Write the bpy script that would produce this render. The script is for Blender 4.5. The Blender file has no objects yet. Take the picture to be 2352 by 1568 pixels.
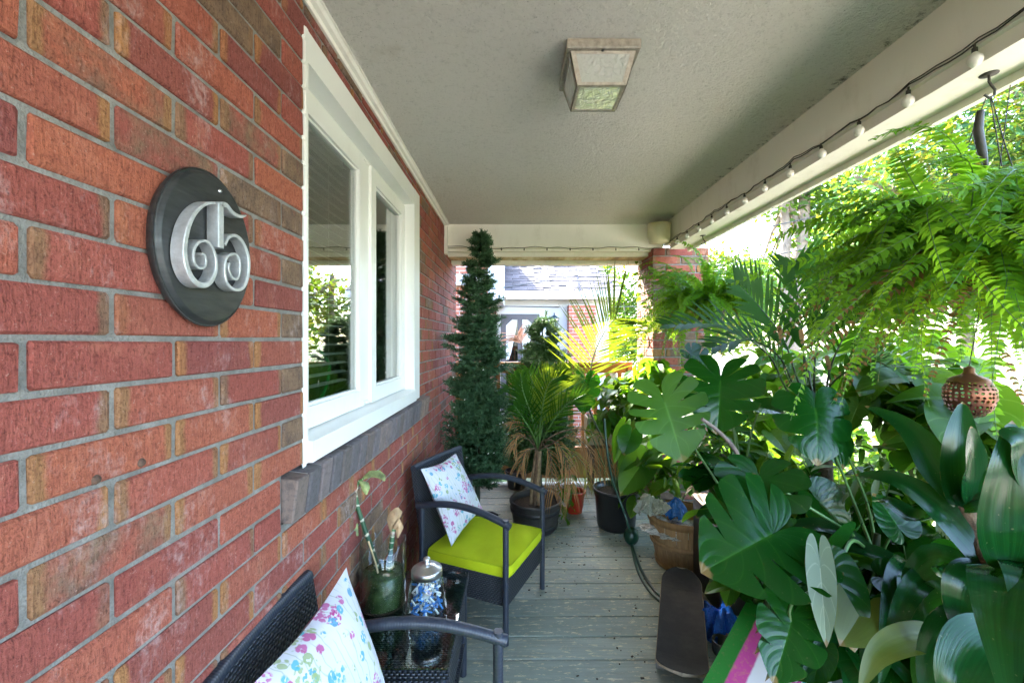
import bpy, bmesh, math, random
import numpy as np
from mathutils import Vector, Matrix, Euler
random.seed(65); rng = np.random.default_rng(65)
R = math.radians
scene = bpy.context.scene
# ------------------------------------------------------------------ camera
HC, F, CX, CY = 1.38, 980.0, 1186.0, 782.0      # eye height, focal length and vanishing point in 2352 px wide units
cam_d = bpy.data.cameras.new('camera'); cam = bpy.data.objects.new('camera', cam_d)
scene.collection.objects.link(cam); scene.camera = cam
cam.location = (0, 0, HC); cam.rotation_euler = (R(90), 0, 0)
cam_d.sensor_width = 36; cam_d.lens = 36*F/2352
cam_d.shift_x = -(CX-1176)/2352; cam_d.shift_y = (CY-784)/2352
cam_d.clip_start = 0.02; cam_d.clip_end = 600
# ------------------------------------------------------------------ sky, sun, exposure
SUN = Vector((-0.42, 0.74, 0.66)).normalized()
world = bpy.data.worlds.new('World'); scene.world = world; world.use_nodes = True
wn = world.node_tree.nodes; wn.clear()
wo = wn.new('ShaderNodeOutputWorld'); bg = wn.new('ShaderNodeBackground'); sky = wn.new('ShaderNodeTexSky')
sky.sky_type = 'NISHITA'; sky.sun_disc = False
sky.sun_elevation = math.asin(SUN.z); sky.sun_rotation = math.atan2(SUN.x, SUN.y) % (2*math.pi)
sky.air_density = 1.0; sky.dust_density = 2.0; sky.ozone_density = 1.0
bg.inputs['Strength'].default_value = 0.13
world.node_tree.links.new(sky.outputs[0], bg.inputs[0]); world.node_tree.links.new(bg.outputs[0], wo.inputs[0])
sl = bpy.data.lights.new('sun', 'SUN'); sl.energy = 2.6; sl.angle = R(0.6); sl.color = (1.0, 0.94, 0.84)
so = bpy.data.objects.new('sun', sl); scene.collection.objects.link(so)
so.rotation_euler = SUN.to_track_quat('Z', 'Y').to_euler(); so.location = (0, 0, 8)
vs = scene.view_settings; vs.view_transform = 'Standard'; vs.look = 'None'; vs.gamma = 1.0; vs.use_curve_mapping = False
vs.exposure = 4.7
cy = scene.cycles
cy.use_denoising = True; cy.max_bounces = 10; cy.diffuse_bounces = 6; cy.glossy_bounces = 5
cy.transmission_bounces = 8; cy.transparent_max_bounces = 16; cy.caustics_reflective = False; cy.caustics_refractive = False
cy.sample_clamp_indirect = 8.0
# ------------------------------------------------------------------ helpers
def P(vx, vy, Y):            # a pixel of the photograph at a known distance
    return Vector(((vx-CX)/F*Y, Y, HC+(CY-vy)/F*Y))
def PF(vx, vy, z=0.0):       # a pixel that lies on the level z
    Y = F*(HC-z)/(vy-CY); return Vector(((vx-CX)/F*Y, Y, z))
def PX(vx, vy, X):           # a pixel that lies on the upright plane x = X
    Y = F*X/(vx-CX); return Vector((X, Y, HC+(CY-vy)/F*Y))
COL = scene.collection
def link(o): COL.objects.link(o); return o
def tag(o, label=None, cat=None, group=None, kind=None):
    if label: o['label'] = label
    if cat: o['category'] = cat
    if group: o['group'] = group
    if kind: o['kind'] = kind
    return o
def thing(name, label, cat, loc=(0, 0, 0), rz=0.0, group=None):
    o = bpy.data.objects.new(name, None); link(o); o.empty_display_size = .05
    o.location = loc; o.rotation_euler = (0, 0, rz)
    return tag(o, label, cat, group)
def adopt(o, parent, world=False):
    o.parent = parent
    if world:
        root = Vector((0, 0, 0)); p = parent
        while p is not None:
            root = root + p.location if p.type == 'EMPTY' else root; p = p.parent
        o.matrix_parent_inverse = Matrix.Translation(-root) if parent.type == 'EMPTY' else Matrix.Identity(4)
    return o
class MB:
    def __init__(s): s.v = []; s.f = []; s.uv = []; s.m = []; s.mi = 0; s.smooth = []
    def add(s, verts, faces, uvs=None, smooth=False):
        b = len(s.v); s.v.extend([tuple(v) for v in verts])
        for k, f in enumerate(faces):
            s.f.append(tuple(b+i for i in f)); s.m.append(s.mi); s.smooth.append(smooth)
            s.uv.append([uvs[i] for i in f] if uvs is not None else [(0, 0)]*len(f))
        return s
    def box(s, c, d, M=None):
        x, y, z = d[0]/2, d[1]/2, d[2]/2
        v = [Vector((sx*x, sy*y, sz*z)) for sx in (-1, 1) for sy in (-1, 1) for sz in (-1, 1)]
        if M is not None: v = [M @ p for p in v]
        v = [p+Vector(c) for p in v]
        return s.add(v, [(0, 1, 3, 2), (4, 6, 7, 5), (0, 4, 5, 1), (2, 3, 7, 6), (0, 2, 6, 4), (1, 5, 7, 3)])
    def bb(s, lo, hi):
        return s.box([(a+b)/2 for a, b in zip(lo, hi)], [b-a for a, b in zip(lo, hi)])
    def cbox(s, c, d, ch=.003, M=None, jit=0.0):   # box with chamfered edges, 44 triangles
        bm = bmesh.new(); bmesh.ops.create_cube(bm, size=1)
        for v in bm.verts: v.co = Vector((v.co.x*d[0], v.co.y*d[1], v.co.z*d[2]))
        bmesh.ops.bevel(bm, geom=bm.edges[:], offset=ch, segments=1, affect='EDGES', profile=.5)
        vs_ = []
        for i, v in enumerate(bm.verts):
            v.index = i; p = v.co.copy()
            if jit: p += Vector((random.uniform(-jit, jit)*.4, random.uniform(-jit, jit), random.uniform(-jit, jit)))
            if M is not None: p = M @ p
            vs_.append(p+Vector(c))
        s.add(vs_, [[v.index for v in f.verts] for f in bm.faces]); bm.free(); return s
    def tube(s, pts, rad, n=8, cap=True, smooth=True):
        pts = [Vector(p) for p in pts]; m = len(pts)
        rr = rad if hasattr(rad, '__len__') else [rad]*m
        T = [(pts[min(i+1, m-1)]-pts[max(i-1, 0)]).normalized() for i in range(m)]
        up = Vector((0, 0, 1)) if abs(T[0].z) < .9 else Vector((1, 0, 0))
        nrm = (up-T[0]*up.dot(T[0])).normalized(); V = []; UV = []
        for i in range(m):
            nrm = (nrm-T[i]*nrm.dot(T[i])).normalized(); bi = T[i].cross(nrm)
            for k in range(n):
                a = 2*math.pi*k/n; V.append(pts[i]+(nrm*math.cos(a)+bi*math.sin(a))*rr[i]); UV.append((k/n, i/(m-1)))
        Fc = [(i*n+k, i*n+(k+1) % n, (i+1)*n+(k+1) % n, (i+1)*n+k) for i in range(m-1) for k in range(n)]
        s.add(V, Fc, UV, smooth)
        if cap:
            s.add(V[:n], [tuple(range(n-1, -1, -1))]); s.add(V[-n:], [tuple(range(n))])
        return s
    def lathe(s, prof, n=32, c=(0, 0, 0), smooth=True, arc=2*math.pi):
        V = []; UV = []; c = Vector(c); m = len(prof)
        for j, (r, z) in enumerate(prof):
            for k in range(n):
                a = arc*k/n; V.append(c+Vector((r*math.cos(a), r*math.sin(a), z))); UV.append((k/n, j/(m-1)))
        return s.add(V, [(j*n+k, j*n+(k+1) % n, (j+1)*n+(k+1) % n, (j+1)*n+k) for j in range(m-1) for k in range(n)], UV, smooth)
    def grid(s, pts, nu, nv, uvs=None, smooth=True):   # pts indexed [i*nv+j]
        return s.add(pts, [(i*nv+j, (i+1)*nv+j, (i+1)*nv+j+1, i*nv+j+1) for i in range(nu-1) for j in range(nv-1)], uvs, smooth)
    def mesh(s, name, mats):
        me = bpy.data.meshes.new(name); me.from_pydata(s.v, [], s.f)
        for m in (mats if isinstance(mats, (list, tuple)) else [mats]): me.materials.append(m)
        me.polygons.foreach_set('material_index', s.m); me.polygons.foreach_set('use_smooth', s.smooth)
        uvl = me.uv_layers.new(name='UVMap'); uvl.data.foreach_set('uv', [c for f in s.uv for p in f for c in p])
        me.update(); return me
    def build(s, name, mats, parent=None, world=False):
        o = bpy.data.objects.new(name, s.mesh(name, mats)); link(o)
        if parent is not None: adopt(o, parent, world)
        return o
def put(name, me, parent=None, loc=(0, 0, 0), rot=(0, 0, 0), sc=(1, 1, 1), world=False):
    o = bpy.data.objects.new(name, me); link(o); o.location = loc; o.rotation_euler = rot; o.scale = sc
    if parent is not None: adopt(o, parent, world)
    return o
def copy_tree(o, parent=None):
    c = o.copy(); link(c); c.parent = parent
    for ch in o.children: copy_tree(ch, c)
    return c
# ------------------------------------------------------------------ materials
class NT:
    def __init__(s, name):
        s.m = bpy.data.materials.new(name); s.m.use_nodes = True; s.t = s.m.node_tree; s.n = s.t.nodes; s.n.clear()
        s.out = s.n.new('ShaderNodeOutputMaterial'); s.b = s.n.new('ShaderNodeBsdfPrincipled')
        s.t.links.new(s.b.outputs[0], s.out.inputs[0])
    def node(s, typ, **kw):
        n = s.n.new('ShaderNode'+typ)
        for k, v in kw.items(): setattr(n, k, v)
        return n
    def set(s, sock, v):
        if isinstance(v, bpy.types.NodeSocket): s.t.links.new(v, sock)
        elif hasattr(v, '__len__') and len(v) == 3 and sock.type == 'RGBA': sock.default_value = (*v, 1)
        else: sock.default_value = v
    def coord(s, kind='Object', scale=(1, 1, 1)):
        if kind == 'Position': o = s.node('NewGeometry').outputs['Position']
        else: o = s.node('TexCoord').outputs[kind]
        mp = s.node('Mapping'); s.t.links.new(o, mp.inputs[0]); mp.inputs['Scale'].default_value = scale
        return mp.outputs[0]
    def noise(s, vec, scale=5, detail=4, rough=.55, dist=0):
        n = s.node('TexNoise'); s.t.links.new(vec, n.inputs['Vector'])
        n.inputs['Scale'].default_value = scale; n.inputs['Detail'].default_value = detail
        n.inputs['Roughness'].default_value = rough; n.inputs['Distortion'].default_value = dist
        return n.outputs['Fac']
    def vor(s, vec, scale=5, feature='F1', out='Distance'):
        n = s.node('TexVoronoi', feature=feature); s.t.links.new(vec, n.inputs['Vector']); n.inputs['Scale'].default_value = scale
        return n.outputs[out]
    def ramp(s, fac, stops):
        n = s.node('ValToRGB'); s.set(n.inputs[0], fac); e = n.color_ramp.elements
        while len(e) > 1: e.remove(e[-1])
        e[0].position = stops[0][0]; c = stops[0][1]; e[0].color = (*c, 1) if hasattr(c, '__len__') else (c, c, c, 1)
        for p, c in stops[1:]:
            k = e.new(p); k.color = (*c, 1) if hasattr(c, '__len__') else (c, c, c, 1)
        return n.outputs[0]
    def mix(s, fac, a, b, mode='MIX'):
        n = s.node('MixRGB', blend_type=mode); s.set(n.inputs[0], fac); s.set(n.inputs[1], a); s.set(n.inputs[2], b); return n.outputs[0]
    def math(s, op, a, b=0.0):
        n = s.node('Math', operation=op); s.set(n.inputs[0], a); s.set(n.inputs[1], b); return n.outputs[0]
    def sep(s, v, i):
        n = s.node('SeparateXYZ'); s.t.links.new(v, n.inputs[0]); return n.outputs[i]
    def comb(s, x, y, z):
        n = s.node('CombineXYZ')
        for i, q in enumerate((x, y, z)): s.set(n.inputs[i], q)
        return n.outputs[0]
    def bump(s, h, strength=.3, dist=.01, prev=None):
        n = s.node('Bump'); s.t.links.new(h, n.inputs['Height']); n.inputs['Strength'].default_value = strength; n.inputs['Distance'].default_value = dist
        if prev is not None: s.t.links.new(prev, n.inputs['Normal'])
        s.t.links.new(n.outputs[0], s.b.inputs['Normal']); return n.outputs[0]
    def rnd(s): return s.node('ObjectInfo').outputs['Random']
    def prop(s, name): return s.node('Attribute', attribute_type='OBJECT', attribute_name=name).outputs['Fac']
    def attr(s, name): return s.node('Attribute', attribute_type='GEOMETRY', attribute_name=name).outputs['Fac']
    def fin(s, base=None, rough=None, metal=None, spec=None, **kw):
        I = s.b.inputs
        if base is not None: s.set(I['Base Color'], base)
        if rough is not None: s.set(I['Roughness'], rough)
        if metal is not None: I['Metallic'].default_value = metal
        if spec is not None: I['Specular IOR Level'].default_value = spec
        for k, v in kw.items(): s.set(I[k], v)
        return s.m
    def leafy(s, col, trans_col, fac=.4):      # mix in light that passes through a leaf
        tr = s.node('BsdfTranslucent'); s.set(tr.inputs[0], trans_col); mx = s.node('MixShader'); mx.inputs[0].default_value = fac
        s.t.links.new(s.b.outputs[0], mx.inputs[1]); s.t.links.new(tr.outputs[0], mx.inputs[2]); s.t.links.new(mx.outputs[0], s.out.inputs[0])
def dapple(name, col, var=.15, scale=8, rough=.6, bump=.1, bscale=60, metal=0, spec=None, kind='Object', bdist=.004):
    t = NT(name); v = t.coord(kind); n = t.noise(v, scale, 5, .6)
    lo = [c*(1-var) for c in col]; hi = [min(1, c*(1+var)) for c in col]
    if bump: t.bump(t.noise(v, bscale, 4, .6), bump, bdist)
    return t.fin(t.ramp(n, [(.3, lo), (.7, hi)]), rough, metal, spec)
# ------------------------------------------------------------------ materials of the house
XW = -.583; BP, BL, CH = .223, .213, .069; Z0 = HC+.003
def brick_mat(name, joined):
    t = NT(name); pos = t.coord('Position')
    tone = t.attr('tone') if joined else t.prop('tone'); seed = t.attr('seed') if joined else t.prop('seed')
    big = t.noise(pos, 13, 4, .65); fine = t.noise(pos, 210, 3, .75); mid = t.noise(pos, 60, 4, .7)
    comb = t.noise(t.coord('Position', (20, 330, 45)), 1, 4, .7)          # wire-cut striations run up the face
    red = t.ramp(seed, [(0, (.28, .075, .060)), (.35, (.34, .094, .074)), (.7, (.39, .122, .070)), (1, (.24, .070, .064))])
    red = t.mix(t.ramp(mid, [(.35, .45), (.6, 0)]), red, (.20, .05, .04)); red = t.mix(t.ramp(big, [(.55, 0), (.8, .5)]), red, (.50, .20, .13))
    brown = t.ramp(t.noise(pos, 25, 3), [(.3, (.13, .085, .065)), (.7, (.24, .15, .095))])
    col = t.mix(t.ramp(t.math('ADD', tone, t.math('MULTIPLY', t.math('SUBTRACT', big, .5), .9)), [(.45, 0), (.7, 1)]), red, brown)
    if not joined:                                                         # flashed ends of some bricks
        e = t.math('ABSOLUTE', t.sep(t.node('TexCoord').outputs['Object'], 1))
        e = t.math('ADD', e, t.math('MULTIPLY', t.math('SUBTRACT', big, .5), .03))
        fl = t.math('MULTIPLY', t.ramp(t.math('MULTIPLY', e, 10), [(.86, 0), (.94, 1)]), t.ramp(t.math('FRACT', t.math('MULTIPLY', seed, 7.3)), [(.15, 0), (.3, .9)]))
        col = t.mix(fl, col, t.mix(seed, brown, (.34, .16, .06)))
    col = t.mix(t.ramp(comb, [(.36, .6), (.5, 0)]), col, t.mix(1.0, col, (.5, .42, .42), 'MULTIPLY'))
    col = t.mix(t.ramp(fine, [(.35, .6), (.46, 0)]), col, t.mix(1.0, col, (.32, .26, .26), 'MULTIPLY'))
    col = t.mix(t.ramp(fine, [(.62, 0), (.72, .5)]), col, (.52, .33, .27))
    smear = t.noise(t.coord('Position', (6, 6, 3)), 1.9, 7, .75)           # lime bloom and mortar smears
    col = t.mix(t.math('MULTIPLY', t.ramp(smear, [(.54, 0), (.72, .62)]), t.ramp(mid, [(.42, .08), (.62, 1)])), col, (.55, .44, .44))
    h = t.math('ADD', t.math('ADD', t.math('MULTIPLY', comb, .6), t.math('MULTIPLY', fine, .8)), t.math('MULTIPLY', mid, .8))
    t.bump(h, .95, .0045)
    return t.fin(col, .85, 0, .25)
M_brick = brick_mat('brick_face', False); M_brickj = brick_mat('brick_face_joined', True)
def mortar_mat():
    t = NT('mortar'); p = t.coord('Position'); n = t.noise(p, 22, 5, .6); f = t.noise(p, 240, 3, .7)
    t.bump(t.math('ADD', n, f), .8, .006)
    return t.fin(t.mix(t.ramp(f, [(.35, .5), (.5, 0)]), t.ramp(n, [(.3, (.15, .145, .135)), (.7, (.30, .29, .275))]), (.15, .14, .125)), .95)
M_mortar = mortar_mat()
def white_mat(name, col, dirt=.35, rough=.45):
    t = NT(name); p = t.coord('Position'); n = t.noise(t.coord('Position', (3, 3, 1.2)), 3, 6, .65); s = t.noise(p, 45, 4, .7)
    c = t.mix(t.math('MULTIPLY', t.ramp(n, [(.52, 0), (.75, dirt)]), t.ramp(s, [(.35, .2), (.65, 1)])), col, [c*.62*k for c, k in zip(col, (1, .93, .8))])
    t.bump(t.noise(p, 60, 3, .6), .12, .002)
    return t.fin(c, rough)
M_vinyl = white_mat('white_vinyl', (.78, .78, .76), .25, .35)
M_trim = white_mat('cream_trim_paint', (.88, .85, .78), .6, .5)
M_beam = white_mat('cream_beam_paint', (.86, .83, .76), .45, .55)
def stucco():
    t = NT('ceiling_stucco'); p = t.coord('Position')
    a = t.noise(p, 62, 5, .75, .25); b = t.noise(p, 140, 3, .6)
    h = t.math('ADD', t.ramp(a, [(.35, 0), (.65, 1)]), t.math('MULTIPLY', b, .4)); t.bump(h, 1.0, .010)
    st = t.noise(p, 1.6, 5, .6)
    c = t.mix(t.ramp(st, [(.45, 0), (.8, .35)]), (.90, .87, .81), (.82, .79, .72))
    c = t.mix(t.ramp(a, [(.34, .5), (.46, 0)]), c, (.62, .60, .54)); c = t.mix(t.ramp(t.noise(p, 190, 2, .6), [(.26, .8), (.34, 0)]), c, (.30, .28, .24))
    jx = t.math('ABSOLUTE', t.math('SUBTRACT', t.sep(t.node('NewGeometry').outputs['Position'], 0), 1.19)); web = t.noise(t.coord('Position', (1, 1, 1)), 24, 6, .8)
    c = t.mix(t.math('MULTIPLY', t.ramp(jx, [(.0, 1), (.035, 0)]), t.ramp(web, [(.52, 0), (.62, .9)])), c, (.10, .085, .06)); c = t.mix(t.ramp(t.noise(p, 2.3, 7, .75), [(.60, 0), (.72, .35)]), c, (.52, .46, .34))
    return t.fin(c, .85)
M_stucco = stucco()
def deck_mat():
    t = NT('deck_paint'); p = t.coord('Position'); r = t.rnd()
    grain = t.noise(t.coord('Position', (2.5, 60, 40)), 1.4, 5, .6); wear = t.noise(t.coord('Position', (4.5, 16, 1)), 3.6, 7, .78)
    base = t.mix(r, (.22, .25, .205), (.30, .325, .265)); base = t.mix(t.ramp(grain, [(.35, .5), (.6, 0)]), base, (.15, .165, .14))
    c = t.mix(t.ramp(wear, [(.56, 0), (.585, .95)]), base, t.ramp(grain, [(.3, (.40, .33, .20)), (.7, (.66, .58, .40))]))
    c = t.mix(t.ramp(t.noise(p, 5, 6, .7), [(.52, 0), (.78, .5)]), c, (.13, .115, .09))
    c = t.mix(t.math('MULTIPLY', t.ramp(t.vor(p, 20), [(.04, .9), (.07, 0)]), t.ramp(t.noise(p, 3, 2), [(.5, 0), (.6, 1)])), c, (.03, .025, .02))
    t.bump(t.math('ADD', t.math('MULTIPLY', grain, .6), wear), .35, .004)
    return t.fin(c, t.ramp(wear, [(.4, .42), (.65, .75)]), 0, .4)
M_deck = deck_mat()
def glass_mat(name, ior=1.7, tint=(.86, .93, .90)):       # thin clear glass: mirror share grows towards grazing angles
    t = NT(name); t.n.remove(t.b); r0 = ((ior-1)/(ior+1))**2; lw = t.node('LayerWeight'); lw.inputs[0].default_value = .5
    f = t.math('ADD', t.math('MULTIPLY', t.math('POWER', lw.outputs['Facing'], 5.0), 1-r0), r0)
    tr = t.node('BsdfTransparent'); tr.inputs[0].default_value = (*tint, 1); gl = t.node('BsdfGlossy'); gl.inputs['Roughness'].default_value = .004
    mx = t.node('MixShader'); t.t.links.new(f, mx.inputs[0]); t.t.links.new(tr.outputs[0], mx.inputs[1]); t.t.links.new(gl.outputs[0], mx.inputs[2])
    t.t.links.new(mx.outputs[0], t.out.inputs[0]); return t.m
M_pane = glass_mat('window_glass', 4.0)
M_dark = dapple('dark_room', (.035, .032, .03), .2, 3, .9, 0)
M_black = dapple('black_metal', (.02, .02, .022), .3, 20, .5, .1)
M_cord = dapple('dark_cord', (.035, .03, .026), .3, 30, .6, .1)
# ------------------------------------------------------------------ ground outside
def ground_mat():
    t = NT('lawn_ground'); p = t.coord('Position'); n = t.noise(p, .5, 6, .65); f = t.noise(p, 30, 5, .7)
    c = t.mix(t.ramp(n, [(.45, 0), (.6, 1)]), t.ramp(f, [(.3, (.04, .075, .02)), (.7, (.10, .16, .04))]), t.ramp(f, [(.3, (.12, .10, .06)), (.7, (.24, .21, .14))]))
    t.bump(f, .8, .05); return t.fin(c, .95)
m = MB(); m.grid([Vector((x, y, -.6)) for x in np.linspace(-150, 150, 13) for y in np.linspace(-120, 260, 13)], 13, 13)
tag(m.build('ground', ground_mat()), kind='structure')
m = MB(); m.bb((9.5, -60, -.6), (16.5, 120, -.594)); tag(m.build('road', dapple('asphalt', (.055, .055, .055), .25, 3, .9, .5, 90, kind='Position')), kind='structure')
m = MB(); m.bb((1.9, -30, -.6), (7.2, 5.2, -.594)); tag(m.build('bounce_slab', dapple('bounce_concrete', (.60, .53, .43), .15, 2, .9, .3, 60, kind='Position')), kind='structure')  # added pale slab that bounces sunlight up to the porch ceiling
m = MB(); m.bb((7.3, -60, -.6), (8.8, 120, -.52)); tag(m.build('pavement', dapple('concrete_walk', (.42, .40, .36), .15, 2, .9, .3, 60, kind='Position')), kind='structure')
# ------------------------------------------------------------------ deck
deck_root = thing('deck', None, None); deck_root['kind'] = 'structure'
m = MB(); m.bb((XW-.3, -2.4, -.59), (1.74, 4.2, -.034)); m.build('deck_frame', dapple('deck_joist', (.09, .08, .065), .2, 5, .9, .2), deck_root)
pitch = .1455; y = 2.2845-pitch*32; bm_ = [MB().cbox((0, 0, 0), (2.34, pitch-.006, .03), .003, None, .0012).mesh('plank', M_deck) for _ in range(4)]
k = 0
while y < 4.15:
    put('plank', bm_[k % 4], deck_root, (XW+2.34/2+.004, y+pitch/2, -.015+random.uniform(-.0012, .0012)), (0, 0, math.pi if k % 3 == 0 else 0)); y += pitch; k += 1
# ------------------------------------------------------------------ brick wall of the house
hw = thing('house_wall', 'red brick house wall with wire-cut bricks, grey mortar and a white window', 'wall', (XW, 1, 0))
SY0, SY1, SZ0, SZ1 = 1.066, 2.72, HC-.46, HC-.335          # brick sill
WY0, WY1, WZ0, WZ1 = 1.176, 2.557, HC-.34, HC+.865         # window opening
WALL_END, TOPW = 4.14, HC+.93
bricks = []
krow = -20
while Z0+krow*CH < TOPW-.01:
    z0 = Z0+krow*CH+.0042; z1 = z0+CH-.0084; iv = [(-1.6, WALL_END)]
    def cut(iv, a, b):
        o = []
        for p, q in iv:
            if a > p: o.append((p, min(q, a)))
            if b < q: o.append((max(p, b), q))
        return [(p, q) for p, q in o if q-p > .01]
    zc = (z0+z1)/2
    if WZ0-.02 < zc < WZ1-.01: iv = cut(iv, WY0-.005, WY1+.005)
    if SZ0-.022 < zc < SZ1+.01: iv = cut(iv, SY0-.004, SY1+.004)
    off = 0 if krow % 2 else BP/2
    n = -14
    while True:
        a = WY0+n*BP-off+.005; b = a+BL; n += 1
        if a > WALL_END: break
        for p, q in iv:
            lo, hi = max(a, p+(.005 if p > -1 else 0)), min(b, q-.004)
            if hi-lo > .025: bricks.append((lo, hi, max(z0, 0.0), min(z1, TOPW), krow))
    krow += 1
def tone_of(L, y0, y1):
    near = abs(y1-WY0) < .02 or abs(y0-WY1) < .02 or abs(y1-WALL_END) < .02
    if L < .14 and near: return random.choice((.95, .85, .75, .3))
    return random.choices((.05, .3, .55, .95), (66, 22, 8, 4))[0]
bricks.sort(key=lambda b: (0 if (b[0]+b[1])/2 > .44 else 1, (b[0]+b[1])/2))
cache = {}
def brick_mesh(L, h, d=.03):
    key = (round(L, 3), round(h, 3), d, random.randrange(5))
    if key not in cache: cache[key] = MB().cbox((0, 0, 0), (d, L, h), .0035, None, .0016).mesh('brick', M_brick)
    return cache[key]
jb = MB(); jt = []; js = []
for i, (a, b, z0, z1, kr) in enumerate(bricks):
    c = Vector((XW-.015+random.uniform(-.0012, .0012), (a+b)/2, (z0+z1)/2)); tn = tone_of(b-a, a, b); sd = random.random()
    if i < 300:
        o = put('brick', brick_mesh(b-a, z1-z0), hw, c, (random.uniform(-.004, .004), 0, random.uniform(-.004, .004)), world=True)
        o['tone'] = tn; o['seed'] = sd
    else:
        n0 = len(jb.v); jb.cbox(c, (.03, b-a, z1-z0), .0035, None, .0016); jt += [tn]*(len(jb.v)-n0); js += [sd]*(len(jb.v)-n0)
o = jb.build('brick_field', M_brickj, hw, True); o['kind'] = 'stuff'
for nm, vals in (('tone', jt), ('seed', js)):
    at = o.data.attributes.new(nm, 'FLOAT', 'POINT'); at.data.foreach_set('value', vals)
MX = XW-.0055                                               # face of the mortar
m = MB()
m.bb((MX-.12, -1.6, -.05), (MX, SY0, TOPW)); m.bb((MX-.12, SY0, -.05), (MX, SY1, SZ0-.002)); m.bb((MX-.12, SY1, -.05), (MX, WALL_END-.003, TOPW))
m.bb((MX-.12, SY0, SZ1), (MX, WY0, TOPW)); m.bb((MX-.12, WY1, SZ1), (MX, SY1, TOPW)); m.bb((MX-.12, WY0, WZ1), (MX, WY1, TOPW))
m.build('mortar', M_mortar, hw, True)
# rowlock sill of dark bricks under the window
M_sill = (lambda t: t.fin(t.mix(t.ramp(t.noise(t.coord('Position'), 60, 4, .7), [(.35, .6), (.55, 0)]), t.ramp(t.rnd(), [(0, (.10, .09, .10)), (.55, (.15, .125, .135)), (.8, (.22, .15, .12)), (1, (.09, .08, .085))]), (.05, .045, .045)), (t.bump(t.noise(t.coord('Position', (60, 200, 30)), 1, 4, .7), .8, .004), .85)[1]))(NT('sill_brick'))
ns = 22; sp = (SY1-SY0)/ns; smesh = [MB().cbox((0, 0, 0), (.10, sp-.012, .112), .004, None, .002).mesh('sill_brick', M_sill) for _ in range(4)]
for i in range(ns):
    put('sill_brick', smesh[i % 4], hw, (XW-.022+random.uniform(-.002, .002), SY0+sp*(i+.5), (SZ0+SZ1)/2-.004), (0, R(7), random.uniform(-.01, .01)), world=True)
m = MB(); m.box((XW-.028, (SY0+SY1)/2, (SZ0+SZ1)/2-.004), (.090, SY1-SY0-.03, .104), Matrix.Rotation(R(7), 3, 'Y')); m.build('sill_mortar', dapple('pale_mortar', (.40, .39, .37), .2, 30, .95, .5, 90, kind='Position'), hw, True)
m = MB(); m.bb((XW-.10, WY0-.08, WZ1), (XW-.004, WY1+.1, WZ1+.007)); m.build('lintel', dapple('rusty_steel', (.16, .10, .06), .5, 40, .85, .5, 120, kind='Position'), hw, True)
for vx, vy in ((432, 562), (325, 1062), (221, 1101)):         # rusty plugs in the joints
    p = PX(vx, vy, XW); mm = MB(); mm.lathe([(.0005, .004), (.005, .003), (.007, 0), (.008, -.006)], 10, (0, 0, 0))
    o = mm.build('wall_plug', dapple('rust_plug', (.09, .05, .035), .5, 90, .9, .6, 200), hw); o.location = p-Vector((XW, 1, 0))+Vector((.0, 0, 0)); o.rotation_euler = (0, R(90), 0)
# ------------------------------------------------------------------ window
SX, GX = -.640, -.660                                       # faces of sash and of glass
m = MB(); fx = XW+.003
m.bb((SX-.05, WY0, WZ0), (fx, WY0+.014, WZ1)); m.bb((SX-.05, 2.43, WZ0), (fx, WY1, WZ1))
m.bb((SX-.05, WY0+.014, HC+.776), (fx-.001, 2.43, WZ1-.001)); 
m.add([Vector(p) for p in ((fx+.012, WY0+.014, HC-.281), (fx+.012, 2.43, HC-.281), (SX-.05, 2.43, HC-.272), (SX-.05, WY0+.014, HC-.272), (fx+.012, WY0+.014, WZ0), (fx+.012, 2.43, WZ0), (SX-.05, 2.43, WZ0), (SX-.05, WY0+.014, WZ0))],
      [(0, 1, 2, 3), (4, 7, 6, 5), (0, 4, 5, 1), (1, 5, 6, 2), (2, 6, 7, 3), (3, 7, 4, 0)])
win = m.build('window', M_vinyl, hw, True)
def wsub(name, mb, mat): o = mb.build(name, mat); o.parent = win; return o
# caulk beads spill into the joints beside the near jamb
m = MB()
for kr in range(-5, 13):
    z = Z0+kr*CH
    m.cbox((XW-.001, WY0-.003, z), (.008, .016, .013), .003, None, .002)
m.bb((XW-.006, WY0-.004, WZ0), (XW+.0015, WY0, WZ1)); wsub('caulk', m, M_vinyl)
def sash(y0, y1, gy0, gy1, dx):
    z0, z1, a, b = HC-.272, HC+.765, HC-.205, HC+.70; X0, X1 = SX-.035, SX+dx; m = MB()
    m.bb((X0, y0, z0), (X1, gy0, z1)); m.bb((X0, gy1, z0), (X1, y1, z1)); m.bb((X0+.001, gy0, z0), (X1-.001, gy1, a)); m.bb((X0+.001, gy0, b), (X1-.001, gy1, z1))
    e = .008                                               # glazing bead, stepped back
    for lo, hi in (((gy0, a), (gy0+e, b)), ((gy1-e, a), (gy1, b)), ((gy0+e, a), (gy1-e, a+e)), ((gy0+e, b-e), (gy1-e, b))):
        m.bb((X0+.002, lo[0], lo[1]), (X1-.012, hi[0], hi[1]))
    wsub('sash', m, M_vinyl)
    p = MB(); p.bb((GX-.004, gy0+e, a+e), (GX, gy1-e, b-e)); wsub('pane', p, M_pane)
sash(WY0+.014, 1.792, 1.24, 1.748, 0); sash(1.868, 2.43, 1.93, 2.37, .006)
m = MB(); m.bb((SX-.04, 1.792, HC-.2725), (SX-.006, 1.868, HC+.7645)); wsub('mullion', m, M_vinyl)
m = MB(); m.cbox((SX-.004, 1.83, HC-.262), (.02, .05, .012), .003); wsub('latch', m, M_vinyl)
m = MB(); m.bb((SX-.045, WY0+.014, HC+.765), (SX-.002, 2.43, HC+.776)); wsub('head_frame', m, M_vinyl)
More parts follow.
